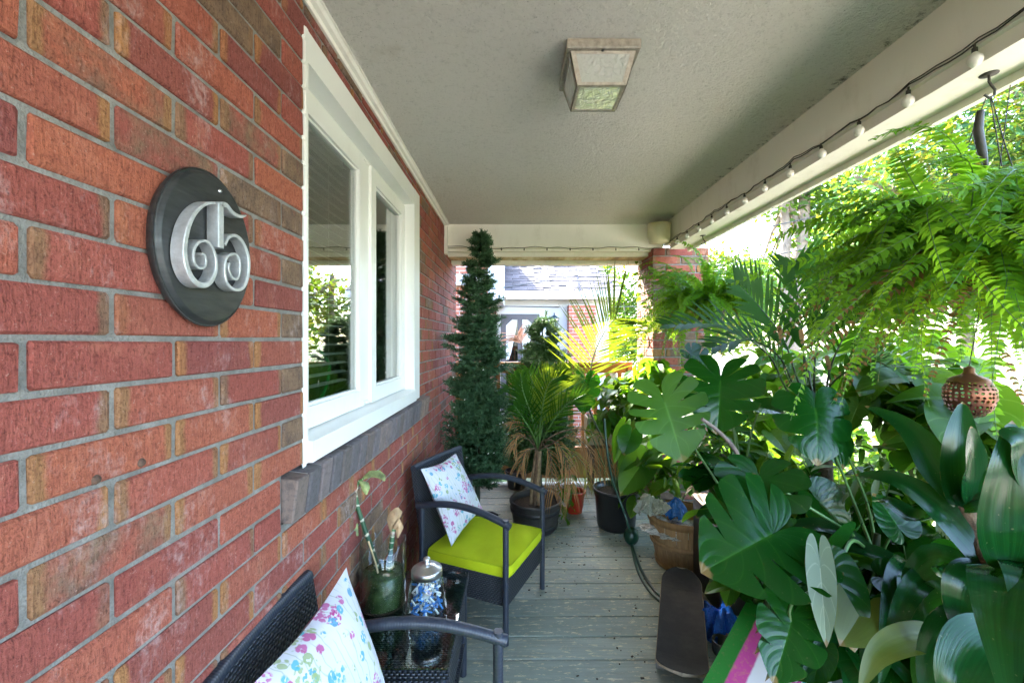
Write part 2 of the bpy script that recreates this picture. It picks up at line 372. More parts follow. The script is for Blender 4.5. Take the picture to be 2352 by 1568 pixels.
m = MB(); m.bb((SX-.06, WY0, HC-.30), (SX-.0455, WY0+.05, HC+.80)); m.bb((SX-.06, 2.38, HC-.30), (SX-.0455, 2.44, HC+.80)); wsub('inner_jamb', m, M_vinyl)
# room behind the glass
t = NT('room_wall'); M_room = t.fin(t.ramp(t.noise(t.coord('Position'), 2, 3), [(.3, (.16, .145, .125)), (.7, (.20, .18, .15))]), .9)
m = MB(); a0, a1, b0, b1, c0, c1 = -3.6, -.704, .3, 3.9, .1, HC+1.05
V = [Vector((x, y_, z)) for x in (a0, a1) for y_ in (b0, b1) for z in (c0, c1)]
m.add(V, [(0, 1, 3, 2), (0, 4, 5, 1), (2, 3, 7, 6), (0, 2, 6, 4), (1, 5, 7, 3)])
m.bb((a1-.002, b0, c0), (a1, WY0, c1)); m.bb((a1-.002, WY1, c0), (a1, b1, c1)); m.bb((a1-.002, WY0, c0), (a1, WY1, WZ0)); m.bb((a1-.002, WY0, WZ1), (a1, WY1, c1))
m.build('inner_room', M_room, hw, True)
bl = thing('window_blind', 'white venetian blind with open slats behind the left window pane', 'blind', (-.74, 1.45, HC+.75))
M_slat = dapple('blind_slat', (.72, .70, .64), .05, 10, .5, 0)
sm = MB(); sm.grid([Vector((x, yy, .0025*math.cos(x/.0125*1.3))) for x in (-.0125, -.006, 0, .006, .0125) for yy in (-.285, .285)], 5, 2); sm = sm.mesh('slat', M_slat)
for i in range(25): put('slat', sm, bl, (.03, 0.03, -.045-.036*i), (0, R(18), 0))
m = MB(); m.bb((-.02, -.28, -.022), (.02, .32, .02)); m.build('head_rail', M_slat, bl)
for yy in (-.13, .2):
    m = MB(); m.tube([(.014, yy, -.02), (.014, yy, -.94)], .0009, 5); m.build('cord', M_slat, bl)
# ------------------------------------------------------------------ ceiling, mouldings and beams
ZC = HC+.95
m = MB(); m.bb((XW-.1, -2.4, ZC), (1.32, 3.56, ZC+.05)); ceil = m.build('ceiling', M_stucco); tag(ceil, kind='structure')
m = MB(); pr = [(XW, -.022), (XW+.008, -.022), (XW+.012, -.012), (XW+.026, -.010), (XW+.034, -.004), (XW+.041, -.003), (XW+.041, 0), (XW, 0)]
V = [Vector((x, yy, ZC+z-.0005)) for yy in (-2.4, 3.489) for x, z in pr]; n = len(pr)
m.add(V, [(i, (i+1) % n, n+(i+1) % n, n+i) for i in range(n)]); m.build('moulding', M_trim, ceil, True)
m = MB(); m.bb((XW+.0005, 3.44, HC+.70), (XW+.022, 3.489, ZC-.024)); m.build('moulding', M_trim, ceil, True)
bmo = thing('porch_beam', 'long cream painted beam over the open side of the porch, carrying string lights', 'beam', (1.27, .6, HC+.724))
m = MB(); m.bb((1.205, -2.4, HC+.77), (1.36, 3.49, ZC+.3)); m.build('beam_face', M_beam, bmo, True)
m = MB(); m.bb((1.222, -2.4, HC+.728), (1.34, 3.40, HC+.7695)); m.build('trim_strip', M_beam, bmo, True)
m = MB(); m.bb((1.214, -2.4, HC+.7235), (1.345, 3.36, HC+.7275)); m.build('soffit_board', M_trim, bmo, True)
m = MB(); m.bb((1.346, -2.4, HC+.700), (1.368, 3.36, HC+.80)); m.build('drip_edge', M_trim, bmo, True)
bb_ = thing('porch_beam', 'cream painted end beam with stained trim strips above the far porch opening', 'beam', (.3, 3.6, HC+.7))
m = MB(); m.bb((XW+.001, 3.49, HC+.762), (1.2045, 4.06, ZC+.3)); m.build('beam_face', M_beam, bb_, True)
def stain_mat():
    t = NT('stained_trim'); p = t.coord('Position'); n = t.noise(t.coord('Position', (3, 1, 9)), 2.2, 6, .7)
    t.bump(t.noise(p, 40, 3), .2, .003); return t.fin(t.ramp(n, [(.38, (.72, .66, .50)), (.52, (.52, .40, .22)), (.68, (.26, .17, .08))]), .6)
M_stain = stain_mat()
m = MB(); m.bb((XW+.001, 3.55, HC+.742), (1.13, 3.60, HC+.7615)); m.build('trim_strip', M_trim, bb_, True)
m = MB(); m.bb((XW+.001, 3.62, HC+.716), (1.13, 3.66, HC+.7615)); m.build('trim_strip', M_trim, bb_, True)
m = MB(); m.bb((XW+.001, 3.672, HC+.712), (1.13, 3.80, HC+.7615)); m.build('trim_strip', M_stain, bb_, True)
m = MB(); m.bb((XW+.001, 3.815, HC+.685), (1.13, 3.92, HC+.7615)); m.build('soffit_board', M_trim, bb_, True)
# roof over the porch, so that no sun falls through
m = MB(); m.bb((XW-2, -2.6, ZC+.35), (1.75, 4.45, ZC+.42)); tag(m.build('porch_roof', dapple('roof_board', (.2, .19, .18), .2, 4, .9, .2)), 'flat dark porch roof above the cream ceiling', 'roof')
# ------------------------------------------------------------------ brick pier
px0, px1, py0, py1 = 1.12, 1.58, 3.5, 3.96
pier = thing('brick_pier', 'square red brick pier at the far corner under the cream beam', 'pier', ((px0+px1)/2, (py0+py1)/2, 0))
m = MB(); m.bb((px0+.006, py0+.006, -.6), (px1-.006, py1-.006, HC+.762)); m.build('mortar', M_mortar, pier, True)
d = .1
for k in range(-29, 11):
    z = Z0+k*CH+CH/2
    if z+.03 > HC+.765 or z < -.55: continue
    lay = []
    full = [(px0, px0+.225), (px0+.235, px1)]; fully = [(py0, py0+.225), (py0+.235, py1)]
    if k % 2:
        for a, b in full: lay += [('x', a, b, py0), ('x', a, b, py1-d)]
        lay += [('y', py0+d+.01, py1-d-.01, px0), ('y', py0+d+.01, py1-d-.01, px1-d)]
    else:
        for a, b in fully: lay += [('y', a, b, px0), ('y', a, b, px1-d)]
        lay += [('x', px0+d+.01, px1-d-.01, py0), ('x', px0+d+.01, px1-d-.01, py1-d)]
    for ax, a, b, q in lay:
        me = brick_mesh(b-a, CH-.01, d)
        loc = (q+d/2, (a+b)/2, z) if ax == 'y' else ((a+b)/2, q+d/2, z)
        o = put('brick', me, pier, loc, (0, 0, 0 if ax == 'y' else R(90)), world=True); o['tone'] = random.choices((.05, .4, .85), (35, 25, 40))[0]; o['seed'] = random.random()
# second pier behind the camera
m = MB(); m.bb((px0, -2.5, -.6), (px1, -2.05, HC+.762)); tag(m.build('brick_pier', dapple('plain_brick', (.33, .1, .06), .3, 14, .9, .4, 60, kind='Position')), 'square red brick pier behind the viewer', 'pier')
# ------------------------------------------------------------------ materials of the things
def weave_mat():
    t = NT('dark_wicker'); uv = t.node('TexCoord').outputs['UV']; u, v = t.sep(uv, 0), t.sep(uv, 1)
    row = t.math('FLOOR', t.math('MULTIPLY', v, 110)); fv = t.math('FRACT', t.math('MULTIPLY', v, 110))
    a = t.math('ABSOLUTE', t.math('SINE', t.math('MULTIPLY', math.pi, t.math('ADD', t.math('MULTIPLY', u, 62), t.math('MULTIPLY', row, .5)))))
    h = t.math('MULTIPLY', a, t.math('SINE', t.math('MULTIPLY', fv, math.pi)))
    n = t.noise(t.coord('Object'), 30, 4); c = t.ramp(h, [(.05, (.004, .005, .008)), (.45, (.018, .023, .034)), (1, (.034, .042, .058))])
    c = t.mix(t.ramp(n, [(.55, 0), (.8, .4)]), c, (.08, .08, .085)); t.bump(h, 1.0, .006)
    return t.fin(c, .42, 0, .5)
M_weave = weave_mat()
def wrap_mat():
    t = NT('wicker_wrap'); v = t.sep(t.node('TexCoord').outputs['UV'], 1); s = t.math('ABSOLUTE', t.math('SINE', t.math('MULTIPLY', v, 210)))
    t.bump(s, .22, .002); n = t.noise(t.coord('Object'), 25, 4)
    return t.fin(t.mix(t.ramp(n, [(.5, 0), (.8, .5)]), (.020, .026, .040), (.055, .06, .07)), .4, 0, .5)
M_wrap = wrap_mat()
def fabric(name, c, sc=.12):
    t = NT(name); p = t.coord('Object'); w = t.noise(t.coord('Object', (1, 1, 1)), 400, 2); n = t.noise(p, 9, 4, .6)
    t.bump(t.math('ADD', t.math('MULTIPLY', w, .4), n), .35, .004); return t.fin(t.mix(t.ramp(n, [(.35, 0), (.75, sc*3)]), c, [k*.72 for k in c]), .85, 0, .2)
M_lime = fabric('lime_fabric', (.48, .56, .012))
M_limepipe = fabric('lime_piping', (.40, .49, .012))
def floral():
    t = NT('floral_print'); uv = t.node('TexCoord').outputs['UV']
    def mp(s, off=(0, 0, 0)):
        m = t.node('Mapping'); t.t.links.new(uv, m.inputs[0]); m.inputs['Scale'].default_value = (s, s, s); m.inputs['Location'].default_value = off; return m.outputs[0]
    c = (.52, .53, .58)
    wv = t.node('TexWave', wave_type='BANDS', bands_direction='X'); t.t.links.new(mp(1.0), wv.inputs[0]); wv.inputs['Scale'].default_value = 5.5; wv.inputs['Distortion'].default_value = 5; wv.inputs['Detail Scale'].default_value = 1.2
    c = t.mix(t.math('MULTIPLY', t.ramp(wv.outputs['Fac'], [(.93, 0), (.98, .6)]), t.ramp(t.noise(mp(5), 1, 2), [(.42, 0), (.5, 1)])), c, (.28, .34, .22))
    def blobs(scale, off, r, cols, brk, thin):
        nonlocal c
        vv = t.node('TexVoronoi'); t.t.links.new(mp(1, off), vv.inputs['Vector']); vv.inputs['Scale'].default_value = scale
        d = t.math('ADD', vv.outputs['Distance'], t.math('MULTIPLY', t.math('SUBTRACT', t.noise(mp(brk, off), 1, 3), .5), .7))
        k = t.sep(vv.outputs['Color'], 0); msk = t.math('MULTIPLY', t.ramp(d, [(r, 1), (r+.04, 0)]), t.ramp(k, [(thin, 0), (thin+.01, 1)]))
        c = t.mix(msk, c, t.ramp(t.sep(vv.outputs['Color'], 1), cols))
    def spray(scale, off, r, cols, thin, dots, dr_):         # clusters of small petals
        nonlocal c
        vv = t.node('TexVoronoi'); t.t.links.new(mp(1, off), vv.inputs['Vector']); vv.inputs['Scale'].default_value = scale
        d = t.math('ADD', vv.outputs['Distance'], t.math('MULTIPLY', t.math('SUBTRACT', t.noise(mp(14, off), 1, 3), .5), .4)); k = t.sep(vv.outputs['Color'], 0)
        v2 = t.node('TexVoronoi'); t.t.links.new(mp(1, off), v2.inputs['Vector']); v2.inputs['Scale'].default_value = dots
        msk = t.math('MULTIPLY', t.math('MULTIPLY', t.ramp(d, [(r, 1), (r+.06, 0)]), t.ramp(v2.outputs['Distance'], [(dr_, .85), (dr_+.12, 0)])), t.ramp(k, [(thin, 0), (thin+.01, 1)]))
        c = t.mix(msk, c, t.ramp(t.sep(vv.outputs['Color'], 1), cols))
    PK = [(0, (.36, .03, .18)), (.5, (.42, .09, .28)), (.51, (.04, .33, .38)), (.8, (.05, .24, .40)), (.81, (.22, .30, .12)), (1, (.25, .32, .15))]
    spray(4.6, (.3, .7, 0), .36, PK, .05, 42, .48); spray(7.0, (1.3, .2, 0), .30, PK, .2, 60, .46); spray(11, (2.1, 1.7, 0), .32, PK, .25, 34, .6)
    blobs(4.2, (.9, 2.2, 0), .15, [(0, (.03, .36, .40)), (1, (.06, .30, .40))], 9, .5)
    n = t.noise(t.coord('Object'), 12, 4); t.bump(n, .35, .008)
    return t.fin(c, .85, 0, .2)
M_floral = floral()
M_alu = dapple('brushed_aluminium', (.62, .62, .63), .1, 30, .3, .1, 120, 1.0)
M_clear = glass_mat('clear_glass', 1.5, (.93, .96, .95)); M_table_glass = glass_mat('table_glass', 1.9, (.62, .74, .74))
M_soil = dapple('soil', (.05, .032, .02), .6, 60, .95, 1.0, 120, bdist=.01)
def panel(mb, o, eu, ev, uv0=(0, 0)):
    o, eu, ev = Vector(o), Vector(eu), Vector(ev); lu, lv = eu.length, ev.length
    mb.add([o, o+eu, o+eu+ev, o+ev], [(0, 1, 2, 3)], [uv0, (uv0[0]+lu, uv0[1]), (uv0[0]+lu, uv0[1]+lv), (uv0[0], uv0[1]+lv)])
def wbox(mb, lo, hi):        # wicker box with uv in metres
    (a, b, c), (d, e, f) = lo, hi; x, y, z = d-a, e-b, f-c
    panel(mb, (d, b, c), (0, y, 0), (0, 0, z)); panel(mb, (a, e, c), (0, -y, 0), (0, 0, z)); panel(mb, (a, b, c), (x, 0, 0), (0, 0, z)); panel(mb, (d, e, c), (-x, 0, 0), (0, 0, z))
    panel(mb, (a, b, f), (x, 0, 0), (0, y, 0)); panel(mb, (a, e, c), (x, 0, 0), (0, -y, 0))
# ------------------------------------------------------------------ wicker armchairs
def make_chair():
    root = thing('wicker_armchair', 'x', 'armchair', group='wicker armchairs along the brick wall'); hw_ = .24
    for sx in (1, -1):
        for sy in (1, -1):
            m = MB(); X = .225 if sx > 0 else -.235
            m.tube([(X, sy*hw_, 0), (X, sy*hw_, .20), (X, sy*hw_, .565 if sx > 0 else .57)], .0145, 8); m.build('leg', M_wrap, root)
    for sy in (1, -1):
        m = MB(); pts = []
        for i in range(15):
            s = i/14; pts.append((-.262+.51*s, sy*hw_, .548+.052*math.sin(math.pi*min(1, s*.92+.04))-.018*s))
        m.tube(pts, [.0165]*15, 10); m.build('arm', M_wrap, root)
    m = MB(); wbox(m, (-.225, -.232, .165), (.228, .232, .292)); m.build('seat_frame', M_weave, root)
    m = MB(); M_ = Matrix.Rotation(R(-9), 3, 'Y'); o = Vector((-.215, 0, .285)); th, w, h = .026, .228, .455
    e = lambda x, y, z: o+M_ @ Vector((x, y, z))
    def pan(a, b, c_): panel(m, a, b-a, c_-a)
    N = 8
    for i in range(N):      # slightly dished back
        y0, y1 = -w+2*w*i/N, -w+2*w*(i+1)/N; d0, d1 = -.02*(1-(y0/w)**2), -.02*(1-(y1/w)**2)
        for dx, fl in ((0, 0), (-th, 1)):
            V = [e(dx+d0, y0, 0), e(dx+d1, y1, 0), e(dx+d1, y1, h), e(dx+d0, y0, h)]
            U = [(y0, 0), (y1, 0), (y1, h), (y0, h)]
            m.add(V, [(0, 1, 2, 3) if not fl else (3, 2, 1, 0)], U, True)
        m.add([e(d0, y0, h), e(d1, y1, h), e(d1-th, y1, h), e(d0-th, y0, h)], [(0, 1, 2, 3)], [(y0, 0), (y1, 0), (y1, th), (y0, th)])
    for sy in (-1, 1): V = [e(0, sy*w, 0), e(-th, sy*w, 0), e(-th, sy*w, h), e(0, sy*w, h)]; m.add(V, [(0, 1, 2, 3) if sy < 0 else (3, 2, 1, 0)], [(0, 0), (th, 0), (th, h), (0, h)])
    m.build('backrest', M_weave, root)
    m = MB(); m.tube([e(-.012-.02*(1-(yy/w)**2), yy, h) for yy in np.linspace(-w, w, 9)], .0165, 8); m.build('back_rail', M_wrap, root)
    # cushion: soft box with piping
    def cush(hx, hy, zt, zb):
        m = MB(); N = 13; pts = []; uv = []
        for s_, zz in ((1, zt), (-1, zb)):
            pts = []; uv = []
            for i in range(N):
                for j in range(N):
                    u, v = i/(N-1)*2-1, j/(N-1)*2-1; cr = 1-.025*(abs(u)**8*abs(v)**8)
                    pts.append(Vector((hx*u*cr, hy*v*cr, zz+s_*(.012*(1-u**4)*(1-v**4)+.003*math.sin(9*u+4*v))))); uv.append((i/(N-1), j/(N-1)))
            m.add(pts, [((i*N+j, (i+1)*N+j, (i+1)*N+j+1, i*N+j+1) if s_ > 0 else (i*N+j, i*N+j+1, (i+1)*N+j+1, (i+1)*N+j)) for i in range(N-1) for j in range(N-1)], uv, True)
        ring = lambda zz: [Vector((hx*u*(1-.025*(abs(u)**8*abs(v)**8)), hy*v*(1-.025*(abs(u)**8*abs(v)**8)), zz)) for u, v in per]
        per = [(a, -1) for a in np.linspace(-1, 1, 13)]+[(1, a) for a in np.linspace(-1, 1, 13)[1:]]+[(a, 1) for a in np.linspace(1, -1, 13)[1:]]+[(-1, a) for a in np.linspace(1, -1, 13)[1:]]
        mid = [p*1.0+Vector((p.x, p.y, 0)).normalized()*.005 for p in ring((zt+zb)/2)]
        A, B, C = ring(zb), mid, ring(zt); n = len(per)
        m.add(A+B+C, [(r*n+k, r*n+(k+1) % n, (r+1)*n+(k+1) % n, (r+1)*n+k) for r in range(2) for k in range(n)], None, True)
        return m, ring
    m, ring = cush(.225, .224, .338, .293)
    cu = m.build('seat_cushion', M_lime, root); cu.location = (.008, 0, 0)
    m = MB()
    for zz in (.338, .293): r_ = ring(zz); m.tube(r_, .0035, 5, False)
    o = m.build('piping', M_limepipe); o.parent = cu
    return root
ch1 = make_chair(); ch2 = copy_tree(ch1)
fw = Vector((.915, -.40)).normalized(); fc = Vector((.048, 2.158)); b1_ = fc-fw*.225
ch1.location = (b1_.x, b1_.y, .0005); ch1.rotation_euler.z = math.atan2(fw.y, fw.x)
ch2.location = (-.272, .955, .0005); ch2.rotation_euler.z = R(1)
ch1['label'] = 'dark wicker armchair with lime green cushion, in front of the tall artificial tree'
ch2['label'] = 'dark wicker armchair below the oval house number, mostly out of the frame'
def pillow(A, B, C, D, thick, label):
    A, B, C, D = map(Vector, (A, B, C, D)); nrm = (B-A).cross(D-A).normalized(); ctr = (A+B+C+D)/4
    if nrm.dot(Vector((0, 0, HC))-ctr) < 0: nrm = -nrm
    N = 21; m = MB()
    for s_ in (1, -1):
        pts = []; uv = []
        for i in range(N):
            for j in range(N):
                u, v = i/(N-1), j/(N-1); a, b = 2*u-1, 2*v-1
                pin = 1-.09*(1-abs(b)**1.5)*abs(a)**5; pinb = 1-.09*(1-abs(a)**1.5)*abs(b)**5
                uu, vv = (a*pin+1)/2, (b*pinb+1)/2
                p = A*(1-uu)*(1-vv)+B*uu*(1-vv)+C*uu*vv+D*(1-uu)*vv
                q = ((1-a**2)*(1-b**2))**.55
                pts.append(p+nrm*s_*thick*(q+.05*math.sin(7*a+3*b)*q)); uv.append((u, v))
        m.add(pts, [((i*N+j, (i+1)*N+j, (i+1)*N+j+1, i*N+j+1) if s_ > 0 else (i*N+j, i*N+j+1, (i+1)*N+j+1, (i+1)*N+j)) for i in range(N-1) for j in range(N-1)], uv, True)
    o = m.build('throw_pillow', M_floral); return tag(o, label, 'pillow')
pillow((-.475, 2.12, .742), (-.34, 2.40, .748), (-.19, 2.43, .42), (-.325, 2.135, .35), .055, 'white floral throw pillow on the lime cushion, leaning against the chair back')
pillow((-.462, 1.16, .765), (-.50, .78, .735), (-.36, .80, .352), (-.315, 1.12, .352), .065, 'white floral throw pillow propped in the chair below the house number')
# ------------------------------------------------------------------ side table with glass top
tx0, tx1, ty0, ty1, tz = -.562, -.198, 1.25, 1.785, .42
tb = thing('side_table', 'dark wicker side table with a clear glass top between the two armchairs', 'table', ((tx0+tx1)/2, (ty0+ty1)/2, 0))
m = MB(); wbox(m, (tx0+.012, ty0+.012, .22), (tx1-.012, ty1-.012, tz-.03)); m.build('table_apron', M_weave, tb, True)
m = MB(); w = .045
for lo, hi in (((tx0, ty0), (tx1, ty0+w)), ((tx0, ty1-w), (tx1, ty1)), ((tx0, ty0+w), (tx0+w, ty1-w)), ((tx1-w, ty0+w), (tx1, ty1-w))): wbox(m, (*lo, tz-.032), (*hi, tz-.009))
m.build('table_frame', M_weave, tb, True)
for x in (tx0+.022, tx1-.022):
    for yy in (ty0+.022, ty1-.022): m = MB(); m.tube([(x, yy, 0), (x, yy, tz-.032)], .015, 8); m.build('leg', M_wrap, tb, True)
m = MB(); m.cbox(((tx0+tx1)/2, (ty0+ty1)/2, tz-.0035), (tx1-tx0-.006, ty1-ty0-.006, .006), .001); m.build('glass_top', M_table_glass, tb, True)
m = MB(); wbox(m, (tx0+.014, ty0+.014, .12), (tx1-.014, ty1-.014, .14)); m.build('shelf', M_weave, tb, True)
for yy in (1.70,):
    m = MB(); m.lathe([(.0, .0), (.011, 0), (.0115, .003), (.008, .005), (.0, .0055)], 16, (-.235, yy, tz-.0003)); tag(m.build('suction_pad', M_clear), 'small clear round pad at the edge of the glass table top', 'pad')
# ------------------------------------------------------------------ vase with dying cane plant
vx, vy_, vr = -.487, 1.56, .082
va = thing('glass_vase', 'tall clear glass cylinder vase half full of green mossy water on the side table', 'vase', (vx, vy_, tz))
m = MB(); H = .232; m.lathe([(0, .0), (vr-.006, 0), (vr, .006), (vr, H), (vr-.002, H+.001), (vr-.0035, H), (vr-.0035, .008), (0, .007)], 48); m.build('vase_wall', M_clear, va)
t = NT('moss_water'); p = t.coord('Object'); n = t.noise(p, 25, 5, .7); c = t.ramp(n, [(.3, (.015, .035, .012)), (.6, (.055, .11, .035)), (.8, (.10, .14, .06))])
c = t.mix(t.ramp(t.vor(p, 110), [(.12, .7), (.2, 0)]), c, (.35, .36, .28)); t.bump(n, .6, .006); M_moss = t.fin(c, .25)
m = MB(); m.lathe([(0, .009), (vr-.006, .009), (vr-.0045, .012), (vr-.0045, .118), (vr-.012, .123), (0, .119)], 40); m.build('mossy_fill', M_moss, va)
def cane_mat():
    t = NT('cane_stem'); v = t.sep(t.node('TexCoord').outputs['UV'], 1); n = t.noise(t.coord('Object'), 40, 3)
    ring = t.ramp(t.math('FRACT', t.math('ADD', t.math('MULTIPLY', v, 9), t.math('MULTIPLY', n, .5))), [(.82, 0), (.9, 1)])
    c = t.mix(ring, t.ramp(v, [(.3, (.015, .055, .028)), (.6, (.03, .10, .04)), (.72, (.5, .36, .30)), (.8, (.05, .16, .05)), (1, (.12, .2, .06))]), (.45, .43, .33)); return t.fin(c, .5)
M_cane = cane_mat(); M_dry = dapple('dry_leaf', (.34, .22, .12), .45, 22, .8, .5, 60, bdist=.006); M_sick = dapple('wilting_leaf', (.22, .26, .10), .6, 30, .6, .5, 60, bdist=.006)
def crumple(pts, w, seed):
    r = random.Random(seed); m = MB(); V = []; n = len(pts); UV = []
    for i, p in enumerate(pts):
        s = i/(n-1); wd = w*math.sin(math.pi*min(.97, s*.9+.08))**.7
        d = (Vector(pts[min(i+1, n-1)])-Vector(pts[max(i-1, 0)])).normalized(); sd = d.cross(Vector((.5, -.8, .2))).normalized(); nn = d.cross(sd)
        for j in range(5):
            q = (j-2)/2; V.append(Vector(p)+sd*wd*q+nn*(wd*.8*q*q+r.uniform(-.25, .25)*wd)); UV.append((j/4, s))
    m.grid(V, n, 5, UV); return m
cp = thing('cane_plant', 'dying leafless cane plant with banded green stems standing in the glass vase', 'plant', (vx, vy_, tz+.1))
m = MB(); m.tube([P(870, 1318, 1.58), P(858, 1270, 1.57), P(838, 1215, 1.56), P(822, 1165, 1.56), P(816, 1130, 1.56), P(824, 1105, 1.57), P(836, 1098, 1.57)], [.0085, .009, .0088, .0078, .007, .006, .004], 8); m.build('stem', M_cane, cp, True)
m = MB(); m.tube([P(892, 1310, 1.53), P(897, 1268, 1.53), P(902, 1225, 1.53), P(908, 1205, 1.54)], [.009, .009, .0085, .006], 8); m.build('stem', M_cane, cp, True)
m = MB(); m.tube([P(868, 1315, 1.5), P(862, 1290, 1.5), P(846, 1242, 1.51)], .0035, 6); m.build('stick', dapple('pale_stick', (.5, .36, .2), .2, 20, .8, .2), cp, True)
crumple([P(833, 1100, 1.57), P(848, 1090, 1.56), P(866, 1088, 1.56), P(880, 1094, 1.55), P(884, 1104, 1.55)], .014, 1).build('leaf', M_sick, cp, True)
crumple([P(826, 1105, 1.56), P(838, 1112, 1.55), P(843, 1124, 1.55), P(842, 1136, 1.55)], .016, 2).build('leaf', M_sick, cp, True)
crumple([P(815, 1140, 1.56), P(808, 1170, 1.55), P(812, 1200, 1.55), P(822, 1230, 1.55)], .022, 3).build('leaf', M_sick, cp, True)
crumple([P(902, 1222, 1.53), P(905, 1200, 1.53), P(914, 1180, 1.53), P(912, 1165, 1.53)], .024, 5).build('leaf', M_dry, cp, True)
crumple([P(905, 1215, 1.52), P(914, 1200, 1.52), P(920, 1215, 1.52), P(914, 1235, 1.52)], .016, 6).build('leaf', M_dry, cp, True)
# ------------------------------------------------------------------ lidded jar
jx, jy = -.318, 1.515
jar = thing('glass_jar', 'clear glass jar with a knobbed metal lid full of blue and white clips', 'jar', (jx, jy, tz))
m = MB(); m.lathe([(0, 0), (.062, 0), (.069, .006), (.070, .018), (.062, .08), (.055, .118), (.05, .128), (.05, .138), (.048, .138), (.048, .128), (.053, .117), (.059, .08), (.067, .02), (.06, .006), (0, .006)], 48); m.build('jar_glass', M_clear, jar)
m = MB(); m.lathe([(.0525, .130), (.0545, .131), (.0545, .150), (.052, .154), (.047, .155), (.044, .160), (.034, .161), (.031, .166), (.02, .167), (.012, .169), (.0095, .175), (.011, .181), (.0135, .185), (.011, .190), (.004, .192), (0, .192)], 40); lid = m.build('lid', M_alu, jar)
M_clipb = dapple('blue_plastic', (.05, .22, .60), .3, 60, .4, 0); M_clipw = dapple('white_clip', (.72, .75, .78), .1, 60, .4, 0)
for nm, mt, cnt in (('clip_heap', M_clipb, 70), ('clip_heap', M_clipw, 60)):
    m = MB()
    for i in range(cnt):
        z = .012+.085*random.random()**1.1; rr = (.058-.07*(z-.01)*.18)*math.sqrt(random.random())*.92; a = random.uniform(0, 6.28)
        m.box((rr*math.cos(a), rr*math.sin(a), z), (random.uniform(.015, .03), .004, random.uniform(.003, .008)), Euler((random.uniform(-1.5, 1.5), random.uniform(-.9, .9), random.uniform(0, 6))).to_matrix())
    o = m.build(nm, mt, jar); o['kind'] = 'stuff'
# ------------------------------------------------------------------ house number
pc = Vector((XW, .783, HC+.168)); pa, pb = .117, .139
pl = thing('house_number', 'oval black plaque with raised silver scrolled numerals 65 on the brick wall', 'sign', pc)
M_plaq = (lambda t: (t.bump(t.noise(t.coord('Object', (1, 8, 60)), 3, 4), .25, .002), t.fin(t.ramp(t.noise(t.coord('Object', (1, 2.5, 20)), 4, 5, .65), [(.35, (.012, .013, .014)), (.65, (.03, .032, .032)), (.8, (.055, .058, .055))]), t.ramp(t.noise(t.coord('Object', (1, 3, 10)), 6, 4), [(.3, .32), (.7, .6)]), 0, .5))[1])(NT('black_painted_wood'))
m = MB(); N = 72; pr = [(.96, .0), (1.0, .007), (1.025, .013), (1.025, .0165), (1.02, .0185), (1.02, .0185), (1.0, .0165), (.985, .019), (.96, .0245), (.94, .025), (.0, .025)]
V = [Vector((h, pa*r*math.cos(2*math.pi*k/N), pb*r*math.sin(2*math.pi*k/N))) for r, h in pr for k in range(N)]
m.add(V, [(j*N+k, j*N+(k+1) % N, (j+1)*N+(k+1) % N, (j+1)*N+k) for j in range(len(pr)-1) for k in range(N)], None, True); m.build('plaque', M_plaq, pl)
M_num = dapple('silver_numeral', (.52, .53, .55), .18, 60, .45, .3, 160, .55)
def zz(p, X): return PX(330.75+.2579*p[0], 355.25+.2579*p[1], X)
def smooth_path(pts, n=3):
    out = []; m = len(pts)
    for i in range(m-1):
        p0, p1, p2, p3 = pts[max(i-1, 0)], pts[i], pts[i+1], pts[min(i+2, m-1)]
        for k in range(n):
            s = k/n; out.append(.5*((2*p1)+(p2-p0)*s+(2*p0-5*p1+4*p2-p3)*s*s+(3*p1-p0-3*p2+p3)*s**3))
    out.append(pts[-1]); return out
def ribbon(name, zp, widths, X1=-.535, X0=-.556):
    pts = smooth_path([zz(p, X1) for p in zp], 4); n = len(pts)
    wv = np.interp(np.linspace(0, 1, n), np.linspace(0, 1, len(widths)), widths); V = []
    for i, p in enumerate(pts):
        d = (pts[min(i+1, n-1)]-pts[max(i-1, 0)]); d.x = 0; d.normalize(); sd = Vector((0, -d.z, d.y))
        for s_, x in ((-1, X0), (-1, X1-.001), (-.7, X1), (.7, X1), (1, X1-.001), (1, X0)):
            q = p+sd*s_*wv[i]/2; V.append(Vector((x, q.y, q.z)))
    m = MB(); k = 6; m.add(V, [(i*k+j, i*k+j+1, (i+1)*k+j+1, (i+1)*k+j) for i in range(n-1) for j in range(k-1)]+[tuple(range(k)), tuple((n-1)*k+j for j in range(k-1, -1, -1))])
    m.build(name, M_num, pl, True)
ribbon('numeral_six', [(640, 430), (560, 440), (480, 500), (420, 600), (385, 720), (370, 850), (385, 980), (430, 1090), (490, 1150), (555, 1160), (610, 1120), (645, 1040), (650, 950), (630, 860), (590, 790), (540, 768), (490, 785), (455, 840), (447, 910), (462, 975), (500, 1010), (545, 1000), (560, 950), (545, 895), (512, 885)],
       [.004, .006, .0085, .010, .0105, .010, .0085, .0065, .0055, .005, .005, .0045, .0045, .004, .004])
ribbon('numeral_five', [(912, 542), (868, 552), (800, 520), (742, 452), (690, 446)], [.003, .006, .008, .009, .010])
ribbon('numeral_five', [(690, 444), (690, 640), (690, 832)], [.0155, .0155, .0155])
ribbon('numeral_five', [(728, 805), (760, 740), (820, 722), (880, 770), (925, 870), (941, 960), (932, 1080), (900, 1170), (850, 1203), (790, 1190), (742, 1130), (726, 1020), (742, 920), (785, 887), (830, 892), (860, 960), (855, 1060), (830, 1110), (790, 1090), (760, 1020), (765, 965)],
       [.005, .006, .0075, .008, .0075, .0065, .006, .0055, .005, .005, .0045, .0045, .004, .004])
